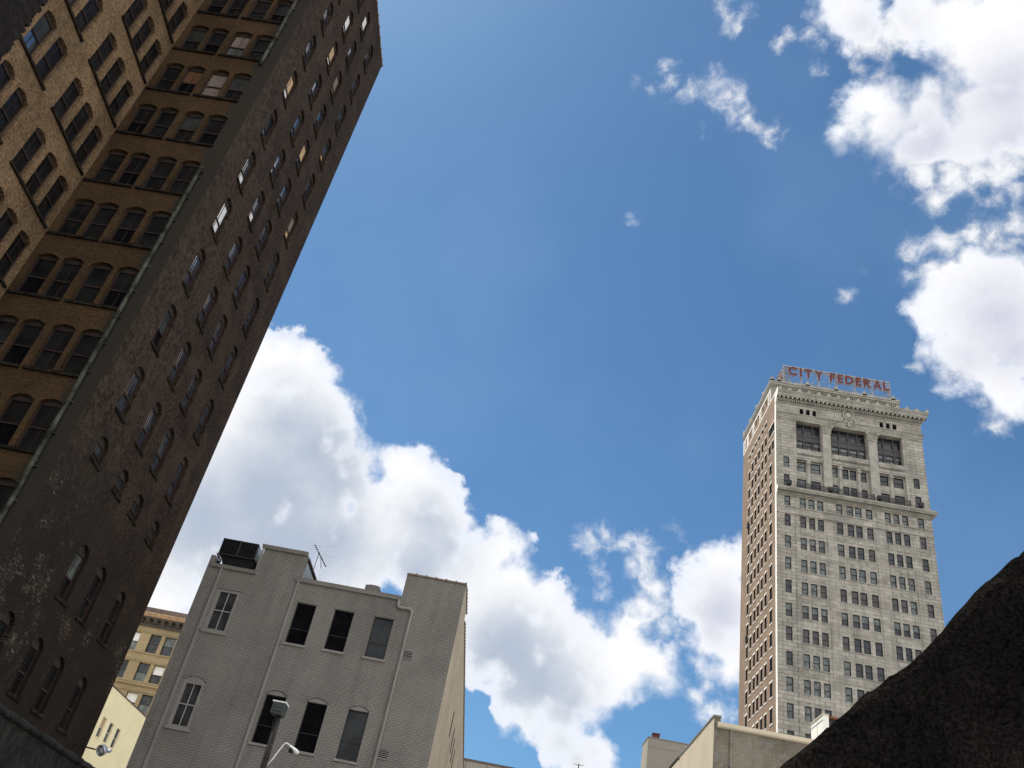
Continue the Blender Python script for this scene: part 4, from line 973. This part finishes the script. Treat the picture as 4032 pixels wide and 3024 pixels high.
for bay in up_w:
    for a, b in bay: tower_window(a * 1.0065, b * 1.0065, 107.4, 109.75, 'B', TY + 1.1, .10)
    for i, (a, b) in enumerate(bay): tower_window(a * 1.0065, b * 1.0065, 103.75, 105.65, 'B' if (a == 49.95) else 'C', TY + 1.1, .12)
for i, (a, b) in enumerate(lo_w):
    tower_window(a, b, 97.9, 100.2, 'A' if i < 3 else 'B', TY + .5, .17)
    tower_window(a, b, 93.6, 96.15, 'C' if i in (0, 2) else 'B', TY + .5, .17)
for i, s in enumerate(side): tower_window(*s, 'A' if i == 0 else 'B')
fst = {0: 'AAAAAAAAAAAA', 1: 'BDDBBBBDBBBD', 2: 'AEEEEBBDBBBB', 3: 'AAAAAAAAAAAA'.replace('AAAAAAAAAAAA', 'AAAAAAAAAAAA'), 4: 'BAADDDDDDDAD', 5: 'CCCCCCCCCCCD', 6: 'DDDDDBBBBBDC', 7: 'BAAAABBBBBBB', 8: 'AAAAABBBBBBB', 9: 'AABBBBBBBBBB', 10: 'BBBBBBBBBBBB', 11: 'BBABBBABBBBB', 12: 'BBBBBBBBBBBB'}
for i, j, a, b, zb, hz in floors: tower_window(a, b, zb, hz, fst[j][i])
mb = MB()
for a, b in fr: mb.box(a, b, TY + .36, TY + .39, 111.7, 113.06)
for x in (56.3, 62.0): mb.lathe([(.12, 0), (.12, .05)], (x, TY - .06, 112.6), 'y', 10)
mb.build('attic_opening', M_VOID, tw)

# giant pilasters with leafy capitals
for a, b in ((53.62, 55.26), (62.95, 64.70)):
    mb = MB()
    mb.box(a, b, TY - .22, TY - .004, 93.45, 107.8); mb.box(a - .15, b + .15, TY - .30, TY - .003, 93.45, 94.1)
    q = random.Random(int(a))
    mb.box(a - .12, b + .12, TY - .34, TY - .004, 107.7, 107.92)
    for row in range(3):                    # acanthus leaves in three tiers
        for i in range(5 + row):
            x = a - .12 - .12 * row + (b - a + .24 + .24 * row) * (i + .5) / (5 + row); z = 107.92 + row * .55
            mb.prism([(x - .17, TY - .25, z), (x + .17, TY - .25, z), (x + .2, TY - .38 - .10 * row, z + .38), (x, TY - .52 - .12 * row, z + .55), (x - .2, TY - .38 - .10 * row, z + .38)], (0, .22, 0))
    for x in (a - .25, b + .25): mb.lathe([(.06, -.3), (.28, -.28), (.28, .2), (.06, .22)], (x, TY - .35, 109.35), 'y', 12)
    mb.box(a - .38, b + .38, TY - .62, TY - .004, 109.58, 109.80)
    mb.build('pilaster', M_STONE2, tw)
                                            # slim columns between the lower bay windows
for a, b in ((50.36, 51.12), (56.68, 57.46), (60.40, 61.14), (66.74, 67.60)):
    c = (a + b) / 2; mb = MB()
    mb.lathe([(.46, 93.45), (.46, 93.7), (.40, 93.8), (.36, 94.2), (.33, 99.4), (.38, 99.45), (.34, 99.6), (.42, 100.0), (.52, 100.2), (.52, 100.44)], (c, TY + .42, 0), 'z', 14)
    for i in range(6): x = c - .4 + .16 * i; mb.box(x - .06, x + .06, TY - .06, TY + .04, 99.7, 100.15)
    mb.build('column', M_STONE2, tw)
mb = MB()                                   # moulded bands across the bays
for a, b in BAYS:
    mb.box(a, b, TY - .06, TY + .1, 100.45, 100.9); mb.box(a, b, TY - .14, TY - .062, 100.75, 100.95); mb.box(a, b, TY - .28, TY + .1, 101.85, 102.25)
    mb.box(a, b, TY - .10, TY + .1, 102.25, 103.0)
    x = a + .1
    while x < b - .4: mb.box(x, x + .16, TY - .22, TY - .005, 101.62, 101.84); x += .32
    mb.box((a + b) / 2 - .35, (a + b) / 2 + .35, TY - .16, TY - .102, 102.3, 103.1)
for z, o in ((109.82, .12), (110.2, .20), (110.6, .28), (111.2, .42)): mb.box(TX0 + .01, TX1 + o * .8, TY - o, TY - .004, z, z + (.36 if z < 111 else .18))
mb.box(TX0 + .012, TX1 + .05, TY - .30, TY - .003, 111.0, 111.2)
mb.build('entablature', M_STONE, tw)
# cartouche over the middle bay
mb = MB(); C_ = (59.2, TY - .02, 113.35)
for t_ in range(28):
    a0 = 2 * PI * t_ / 28; a1 = 2 * PI * (t_ + 1) / 28
    mb.tube([(C_[0] + 1.02 * math.cos(a0), TY - .25, C_[2] + 1.35 * math.sin(a0)), (C_[0] + 1.02 * math.cos(a1), TY - .25, C_[2] + 1.35 * math.sin(a1))], .20, 6)
mb.lathe([(.02, -.58), (.35, -.52), (.60, -.40), (.72, -.22), (.74, -.0)], (C_[0], TY, C_[2] - .25), 'y', 18)
mb.box(58.3, 60.1, TY - .22, TY - .004, 111.4, 112.1)
for sx_ in (-1, 1):
    for i in range(5): mb.lathe([(.05, -.34), (.22, -.3), (.24, 0)], (C_[0] + sx_ * (1.2 + .12 * i), TY, 112.3 - .2 * i), 'y', 9)
    mb.lathe([(.05, -.4), (.26, -.36), (.28, 0)], (C_[0] + sx_ * .5, TY, 114.75), 'y', 9)
mb.lathe([(.05, -.55), (.34, -.48), (.36, 0)], (C_[0], TY, 114.85), 'y', 10)
mb.prism([(59.0, TY - .45, 110.2), (59.4, TY - .45, 110.2), (59.45, TY - .45, 111.3), (58.95, TY - .45, 111.3)], (0, .1, 0))
mb.build('cartouche', M_STONE2, tw)
# main cornice: it is cut flush with the brick side on the left
mb = MB(); CX1 = TX1
def band(z0, z1, p, x1=None): mb.box(TX0 - .004 * 0 + .006, TX1 + p, TY - p, TY - .002, z0, z1)
band(113.75, 113.95, .14); band(113.95, 114.1, .24); band(114.56, 114.75, .52); band(115.05, 115.32, 1.05); band(115.32, 115.72, 1.15); band(115.72, 115.92, 1.22); band(115.92, 116.22, 1.32); band(116.22, 116.40, 1.42)
mb.build('cornice', M_STONE2, tw)
mb = MB(); band(114.1, 114.56, .26); band(114.75, 115.05, .5); mb.box(TX0 + .02, TX1 + 1.0, TY - 1.04, TY - .5, 115.035, 115.049); mb.build('painted_shade_recess', M_SHADESTONE, tw)  # dark bands and soffit strip: cornice shadow put into the colour
mb = MB(); x = TX0 + .06
while x < TX1 + .3: mb.box(x, x + .19, TY - .50, TY - .262, 114.12, 114.555); x += .40
x = TX0 + .3
while x < TX1 + .6: mb.box(x, x + .46, TY - 1.0, TY - .502, 114.72, 115.03); x += .905
mb.build('dentil', M_STONE2, tw)
mb = MB(); q = random.Random(8); x = TX0 + .5
def antefix(mb, x, y, z, w, h):
    mb.prism([(x - w, y, z), (x + w, y, z), (x + w * .8, y, z + h * .45), (x + w * .35, y, z + h * .8), (x, y, z + h), (x - w * .35, y, z + h * .8), (x - w * .8, y, z + h * .45)], (0, .22, 0))
i = 0
while x < TX1 + 1.3:
    if i % 4 == 0: antefix(mb, x, TY - 1.42, 116.40, .42, .78)
    else: mb.prism([(x - .46, TY - 1.40, 116.4), (x + .46, TY - 1.40, 116.4), (x + .3, TY - 1.40, 116.58), (x, TY - 1.40, 116.5 + q.uniform(0, .10)), (x - .3, TY - 1.40, 116.58)], (0, .2, 0))
    x += .51; i += 1
mb.box(TX0 + .01, TX1 + 1.3, TY - 1.36, TY - .9, 116.402, 116.52)
mb.build('cresting', M_STONE2, tw)
mb = MB(); mb.poly([(TX0, TY, 116.39), (TX1, TY, 116.39), (TX1, TYB, 116.39), (TX0, TYB, 116.39)]); mb.build('roof', M_TAR, tw)
# lower cornice with its deck, lion blocks and balcony rails
mb = MB()
for z0, z1, p in ((91.6, 91.85, .15), (91.85, 92.05, .42), (92.05, 92.2, .55), (92.42, 92.7, .80), (92.7, 92.9, .95), (92.9, 92.97, 1.02)): mb.box(TX0 + .008, TX1 + p, TY - p, TY - .003, z0, z1)
x = TX0 + .2
while x < TX1 + .5: mb.box(x, x + .11, TY - .68, TY - .552, 92.06, 92.19); x += .24
for zz in (93.0, 93.22):
    x = TX0 + .25
    while x < TX1 + .4: mb.box(x, x + .74, TY - .92 + (zz - 93) * 1.2, TY - .5, zz, zz + .18); x += .83
mb.box(TX0 + .02, TX1 + .5, TY - .62, TY - .005, 92.97, 93.45)
mb.build('belt_cornice', M_STONE2, tw)
mb = MB(); mb.box(TX0 + .03, TX1 + .3, TY - .62, TY - .004, 92.205, 92.415); mb.box(TX0 + .05, TX1 + .3, TY - .57, TY - .553, 92.06, 92.195); mb.build('painted_shade_recess', M_SHADESTONE, tw)  # shadow under the belt cornice, painted as dark bands
for (a, b) in ((48.2, 54.3), (55.0, 63.2), (64.5, 70.15)):
    mb = MB(); y0 = TY - .48
    for z in (93.55, 94.72): mb.box(a, b, y0 - .03, y0 + .03, z, z + .07)
    mb.box(a, b, y0 - .02, y0 + .02, 94.45, 94.5)
    x = a
    while x <= b: mb.box(x - .016, x + .016, y0 - .016, y0 + .016, 93.45, 94.75); x += .14
    for x in (a, (a + b) / 2, b): mb.box(x - .08, x + .08, y0 - .08, y0 + .08, 93.45, 94.95)
    c = (a + b) / 2 - .1
    for s_ in (-1, 1):
        for r in (.12, .24): mb.tube([(c + s_ * (.3 + r * math.cos(t_)), y0 - .05, 94.1 + r * 1.6 * math.sin(t_)) for t_ in [i_ * PI / 5 for i_ in range(11)]], .025, 5)
    mb.build('balcony_rail', M_IRON, tw)

# brick side: lintels and sills are pale terracotta, the window columns step
cy = [(153.05, 154.95), (156.62, 158.34), (159.30, 160.98), (161.95, 163.68), (164.48, 166.16), (167.20, 168.90), (169.70, 171.45)]
hs = []
for i, (a, b) in enumerate(cy):
    for n_ in range(22):
        top = 118.3 - .6 - 4.53 * n_
        if i == 6: z = 113.35 - 4.52 * n_; h = 2.55 if n_ else 1.3
        elif i == 0:
            z = 96.27 - 4.50 * (n_ - 4) if n_ >= 4 else (None, None, None, 100.70)[n_]; h = 2.6
            if z is None: continue
        else: z = (113.5, 109.75, 105.42, 100.9)[n_] if n_ < 4 else 96.3 - 4.51 * (n_ - 4); h = 1.35 if n_ == 0 else 2.45
        if z - h < 34: continue
        hs.append((a + .18, b - .18, z - .28 - h, z - .28))
hs += [(151.22, 155.15, 107.3, 109.75), (151.70, 152.95, 103.1, 105.5), (153.8, 155.3, 103.0, 105.5)]
mb = MB(); wall(mb, 'x', TX0, -1, TY + 1.05, TYB, G0, 116.2, [(*h, 0, .34) for h in hs], .34)
mb.poly([(TX0, TYB, G0), (TX1, TYB, G0), (TX1, TYB, 116.4), (TX0, TYB, 116.4)])
mb.build('brick_side', M_TBRICK, tw)
mb = MB(); wall(mb, 'x', TX0 - .012, -1, TY - .004, TY + 1.05, G0, 113.9, [], .1)
mb.prism([(TX0 - .012, TY, 113.75), (TX0 - .012, TY - .26, 114.1), (TX0 - .012, TY - .52, 114.75), (TX0 - .012, TY - 1.15, 115.1), (TX0 - .012, TY - 1.42, 116.4), (TX0 - .012, TY - 1.3, 117.0), (TX0 - .012, TY + 1.05, 116.6), (TX0 - .012, TY + 1.05, 113.75)], (.016, 0, 0))
mb.prism([(TX0 - .012, TY, 91.6), (TX0 - .012, TY - .55, 92.2), (TX0 - .012, TY - 1.02, 92.97), (TX0 - .012, TY - .5, 93.45), (TX0 - .012, TY, 93.45)], (.018, 0, 0))
mb.box(TX0 - .05, TX0 + .3, TY + 1.05, TYB, 116.2, 116.55)
mb.build('corner_strip', M_WHITE, tw)  # stone return and cornice ends coloured white, sunlight put into the colour
for a, b, z0, z1 in hs: REST.box(TX0 - .05, TX0 + .12, a - .18, b + .18, z1 + .003, z1 + .28, 4); REST.box(TX0 - .09, TX0 + .1, a - .1, b + .1, z0 - .2, z0 - .003, 4)
for n_, (a, b, z0, z1) in enumerate(hs):
    c = (a + b) / 2
    st = CODE['D' if n_ % 3 else 'B']
    tower_win_geo(REST, b - a, z1 - z0, st, lambda x, yy, z: (TX0 + yy, c - x, z0 + z), .2)
    if b - a > 2:
        for y_ in (a + (b - a) / 3, a + 2 * (b - a) / 3): REST.box(TX0 + .12, TX0 + .26, y_ - .12, y_ + .12, z0, z1)
ro = REST.build('window_rows', GL, tw); ro['kind'] = 'stuff'
for z in (94.3, 68.6): mb = MB(); mb.box(TX0 - .35, TX0 + .05, 170.0, 170.9, z, z + 1.3); mb.build('shutter', M_BLACK, tw)

# set-back top storey with its own cornice and cresting
UY, UX1 = 153.7, 71.35
mb = MB(); uw = [(156.9, 157.8), (159.4, 160.3), (162.8, 163.7), (165.1, 166.0), (167.5, 168.4), (170.2, 171.1)]
wall(mb, 'x', TX0 + .02, -1, UY, TYB, 116.39, 121.0, [(a, b, 117.9, 119.3, 0, .3) for a, b in uw], .3); mb.build('attic_brick', M_TBRICK, tw)
mb = MB(); wall(mb, 'y', UY, -1, TX0 + .02, UX1, 116.39, 121.0, [], .2); mb.poly([(UX1, UY, 116.39), (UX1, TYB, 116.39), (UX1, TYB, 121), (UX1, UY, 121)]); mb.poly([(TX0, UY, 121.0), (UX1, UY, 121.0), (UX1, TYB, 121.0), (TX0, TYB, 121.0)]); mb.build('attic_front', M_STONE2, tw)
mb = MB()
for z0, z1, p in ((119.9, 120.15, .06), (120.15, 120.35, .12), (120.9, 121.1, .35), (121.1, 121.55, .55), (121.55, 121.8, .68)):
    mb.box(TX0 + .02 - p * .5, UX1 + p, UY - p, UY - .003, z0, z1); mb.box(TX0 + .02 - p * .5, TX0 + .018, UY - .003, TYB, z0, z1)
x = TX0 + .05
while x < UX1 + .25: mb.box(x, x + .2, UY - .28, UY - .002, 120.5, 120.88); x += .42
y = UY
while y < TYB: mb.box(TX0 - .14, TX0 + .018, y, y + .2, 120.5, 120.88); y += .42
y = UY
while y < TYB + .2: mb.box(TX0 - .3, TX0 + .018, y, y + .3, 121.81, 122.05); y += .55
mb.build('attic_cornice', M_WHITE if False else M_STONE2, tw)
mb = MB()
for y in (UY + .1, 155.1, 161.0, 162.1, 166.7, 167.6, 171.6, 172.4, 174.4, 175.6): mb.box(TX0 - .10, TX0 + .018, y, y + .42, 116.6, 119.9)
mb.box(TX0 - .06, TX0 + .018, UY + .6, TYB, 119.45, 119.898)
mb.build('attic_pilaster', M_WHITE, tw)
mb = MB()
for a, b in uw: mb.box(TX0 + .28, TX0 + .34, a, b, 117.9, 119.3)
mb.build('attic_window', M_GDARK, tw)
mb = MB(); x = TX0 + .1; i = 0
while x < UX1 + .6:
    if i % 12 == 3 or i == 0: antefix(mb, x, UY - .66, 121.8, .5, 1.35); mb.box(x - .5, x + .5, UY - .66, UY - .2, 121.8, 122.2)
    elif i % 2 == 0: antefix(mb, x, UY - .64, 121.8, .22, .62)
    else: mb.box(x - .25, x + .25, UY - .64, UY - .4, 121.802, 122.02 + .06 * (i % 3))
    x += .515; i += 1
y = UY + .5; i = 1
while y < TYB:
    if i % 10 == 0: mb.prism([(TX0 - .3, y - .4, 121.8), (TX0 - .3, y + .4, 121.8), (TX0 - .3, y + .3, 122.6), (TX0 - .3, y, 123.0), (TX0 - .3, y - .3, 122.6)], (.25, 0, 0))
    elif i % 2 == 0: mb.prism([(TX0 - .28, y - .2, 121.8), (TX0 - .28, y + .2, 121.8), (TX0 - .28, y, 122.3)], (.2, 0, 0))
    y += .55; i += 1
mb.build('attic_cresting', M_STONE2, tw)

# floodlights standing on the lower cornice
fl = MB(); fl.box(-.36, .36, -.30, .25, .38, 1.15); fl.box(-.42, .42, -.34, -.28, .34, 1.2); fl.tube([(0, 0, 0), (0, 0, .42)], .07, 8); fl.box(-.3, -.24, -.05, .05, .1, .7); fl.box(.24, .30, -.05, .05, .1, .7); fl.box(-.3, .3, -.05, .05, .06, .14)
fme = fl.mesh('floodlight', M_BLACK)
for x, w in ((46.55, 'before the left corner pier'), (54.75, 'before the left giant pilaster'), (64.1, 'before the right giant pilaster'), (72.2, 'before the right corner pier')):
    o = bpy.data.objects.new('floodlight', fme); COL.objects.link(o); o.location = (x, TY - .62, 93.42)
    tag(o, 'black floodlight box on the stone tower ledge, ' + w, 'floodlight', 'floodlights on the tower ledge')

# ------------------------------------------------------------------ rooftop letters
def letter_mesh(ch, h=2.36, t=.45, dep=.42):
    """block capital drawn with strokes in the x-z plane; face towards -y; returns mesh and width"""
    key = ('letter', ch)
    if key in MESHES: return MESHES[key]
    mb = MB(); w = {'C': 1.95, 'I': .46, 'T': 1.72, 'Y': 1.78, 'F': 1.28, 'E': 1.30, 'D': 1.85, 'R': 1.55, 'A': 1.75, 'L': 1.40}[ch]
    def plate(pts):                         # pale sides, red face just in front
        mb.prism([(x, 0, z) for x, z in pts], (0, dep, 0), 1)
        mb.prism([(x, -.02, z) for x, z in pts], (0, .018, 0), 0)
    def bar(x0, z0, x1, z1): plate([(x0, z0), (x1, z0), (x1, z1), (x0, z1)])
    def ring(cx, cz, rx, rz, a0, a1, n=14):
        for i in range(n):
            p = math.radians(a0 + (a1 - a0) * i / n); r = math.radians(a0 + (a1 - a0) * (i + 1) / n)
            plate([(cx + rx * math.cos(p), cz + rz * math.sin(p)), (cx + rx * math.cos(r), cz + rz * math.sin(r)), (cx + (rx - t) * math.cos(r), cz + (rz - t) * math.sin(r)), (cx + (rx - t) * math.cos(p), cz + (rz - t) * math.sin(p))])
    if ch == 'C': ring(h / 2, h / 2, h / 2, h / 2, 42, 318, 22)
    elif ch == 'I': bar(0, 0, w, h)
    elif ch == 'T': bar(0, h - t, w, h); bar(w / 2 - t / 2, 0, w / 2 + t / 2, h - t)
    elif ch == 'Y':
        plate([(0, h), (t * 1.1, h), (w / 2 + t * .5, h * .45), (w / 2 - t * .5, h * .45)]); plate([(w - t * 1.1, h), (w, h), (w / 2 + t * .5, h * .45), (w / 2 - t * .3, h * .55)]); bar(w / 2 - t * .5, 0, w / 2 + t * .5, h * .45)
    elif ch in 'FE':
        bar(0, 0, t, h); bar(t, h - t, w, h); bar(t, h * .5 - t * .4, w * .92, h * .5 + t * .5)
        if ch == 'E': bar(t, 0, w, t)
    elif ch == 'L': bar(0, 0, t, h); bar(t, 0, w, t)
    elif ch == 'D':
        bar(0, 0, t, h); bar(t, h - t, w - h / 2, h); bar(t, 0, w - h / 2, t); ring(w - h / 2, h / 2, h / 2, h / 2, -90, 90, 16)
    elif ch == 'R':
        bar(0, 0, t, h); r = h * .29; bar(t, h - t, w - r - .1, h); bar(t, h - 2 * r, w - r - .1, h - 2 * r + t); ring(w - r - .1, h - r, r, r, -90, 90, 12); plate([(w * .42, h - 2 * r), (w * .42 + t, h - 2 * r), (w, 0), (w - t * 1.1, 0)])
    elif ch == 'A':
        plate([(0, 0), (t * 1.05, 0), (w / 2 + t * .1, h), (w / 2 - t * .5, h)]); plate([(w - t * 1.05, 0), (w, 0), (w / 2 + t * .5, h), (w / 2 - t * .1, h)]); bar(w * .22, h * .24, w * .78, h * .24 + t * .8)
    MESHES[key] = (mb.mesh('letter', [M_RED, M_REDEDGE]), w)
    return MESHES[key]
LET = [('C', 0), ('I', 2.50), ('T', 3.55), ('Y', 5.88), ('F', 9.17), ('E', 10.89), ('D', 12.56), ('E', 14.87), ('R', 16.58), ('A', 18.80), ('L', 20.90)]
def sign(loc, rot, label):
    s = thing('rooftop_sign', loc, label, 'sign', 'rooftop letter signs'); s.rotation_euler = (0, 0, rot)
    def local(name, mb, mat):
        o = bpy.data.objects.new(name, mb.mesh(name, mat)); COL.objects.link(o); o.parent = s; return o
    for ch, x in LET:
        me, w = letter_mesh(ch); o = bpy.data.objects.new('letter', me); COL.objects.link(o); o.parent = s; o.location = (x + .95, 0, 4.75)
    W_ = 23.7
    mb = MB(); mb.box(-.05, W_, .45, .75, 7.30, 7.62); mb.box(-.05, W_, 1.3, 1.5, 7.32, 7.55)
    for z in (4.55, 5.75, 6.55): mb.box(0, W_, .44, .54, z, z + .11)
    for z in (3.1, 3.9): mb.box(0, W_, 1.0, 1.12, z, z + .10)
    local('rail', mb, M_STEEL)
    n = 6
    for i in range(n + 1):
        mb = MB(); x = i * (W_ - .2) / n + .1
        mb.box(x - .09, x + .09, .55, .72, 0, 7.3); mb.box(x - .07, x + .07, 1.5, 1.65, 0, 7.3)
        if i in (0, n):
            for z in range(0, 7): mb.tube([(x, .65, z), (x, 1.55, z + 1.0)], .035, 5)
        local('post', mb, M_STEEL)
    for x0, x1 in ((.1, 1.5), (W_ - 1.5, W_ - .1)):
        mb = MB()
        for z in range(0, 7): mb.tube([(x0, 1.0, z), (x1, 1.0, z + 1)], .045, 5); mb.tube([(x1, 1.0, z), (x0, 1.0, z + 1)], .045, 5)
        mb.box(x1 - .06, x1 + .06, .95, 1.07, 0, 7.3); local('lattice', mb, M_STEEL)
    for x in (5.2, 9.0, 18.5): mb = MB(); mb.tube([(x, 1.0, 1.5), (x + 1.6, 1.0, 4.6)], .04, 5); local('brace', mb, M_STEEL)
    return s
sign((47.55, 155.0, 121.0), 0, 'red CITY FEDERAL letters on a pale steel frame along the front of the tower roof')
sign((47.2, 179.5, 121.0), -PI / 2, 'red letters seen edge-on along the left flank of the tower roof')
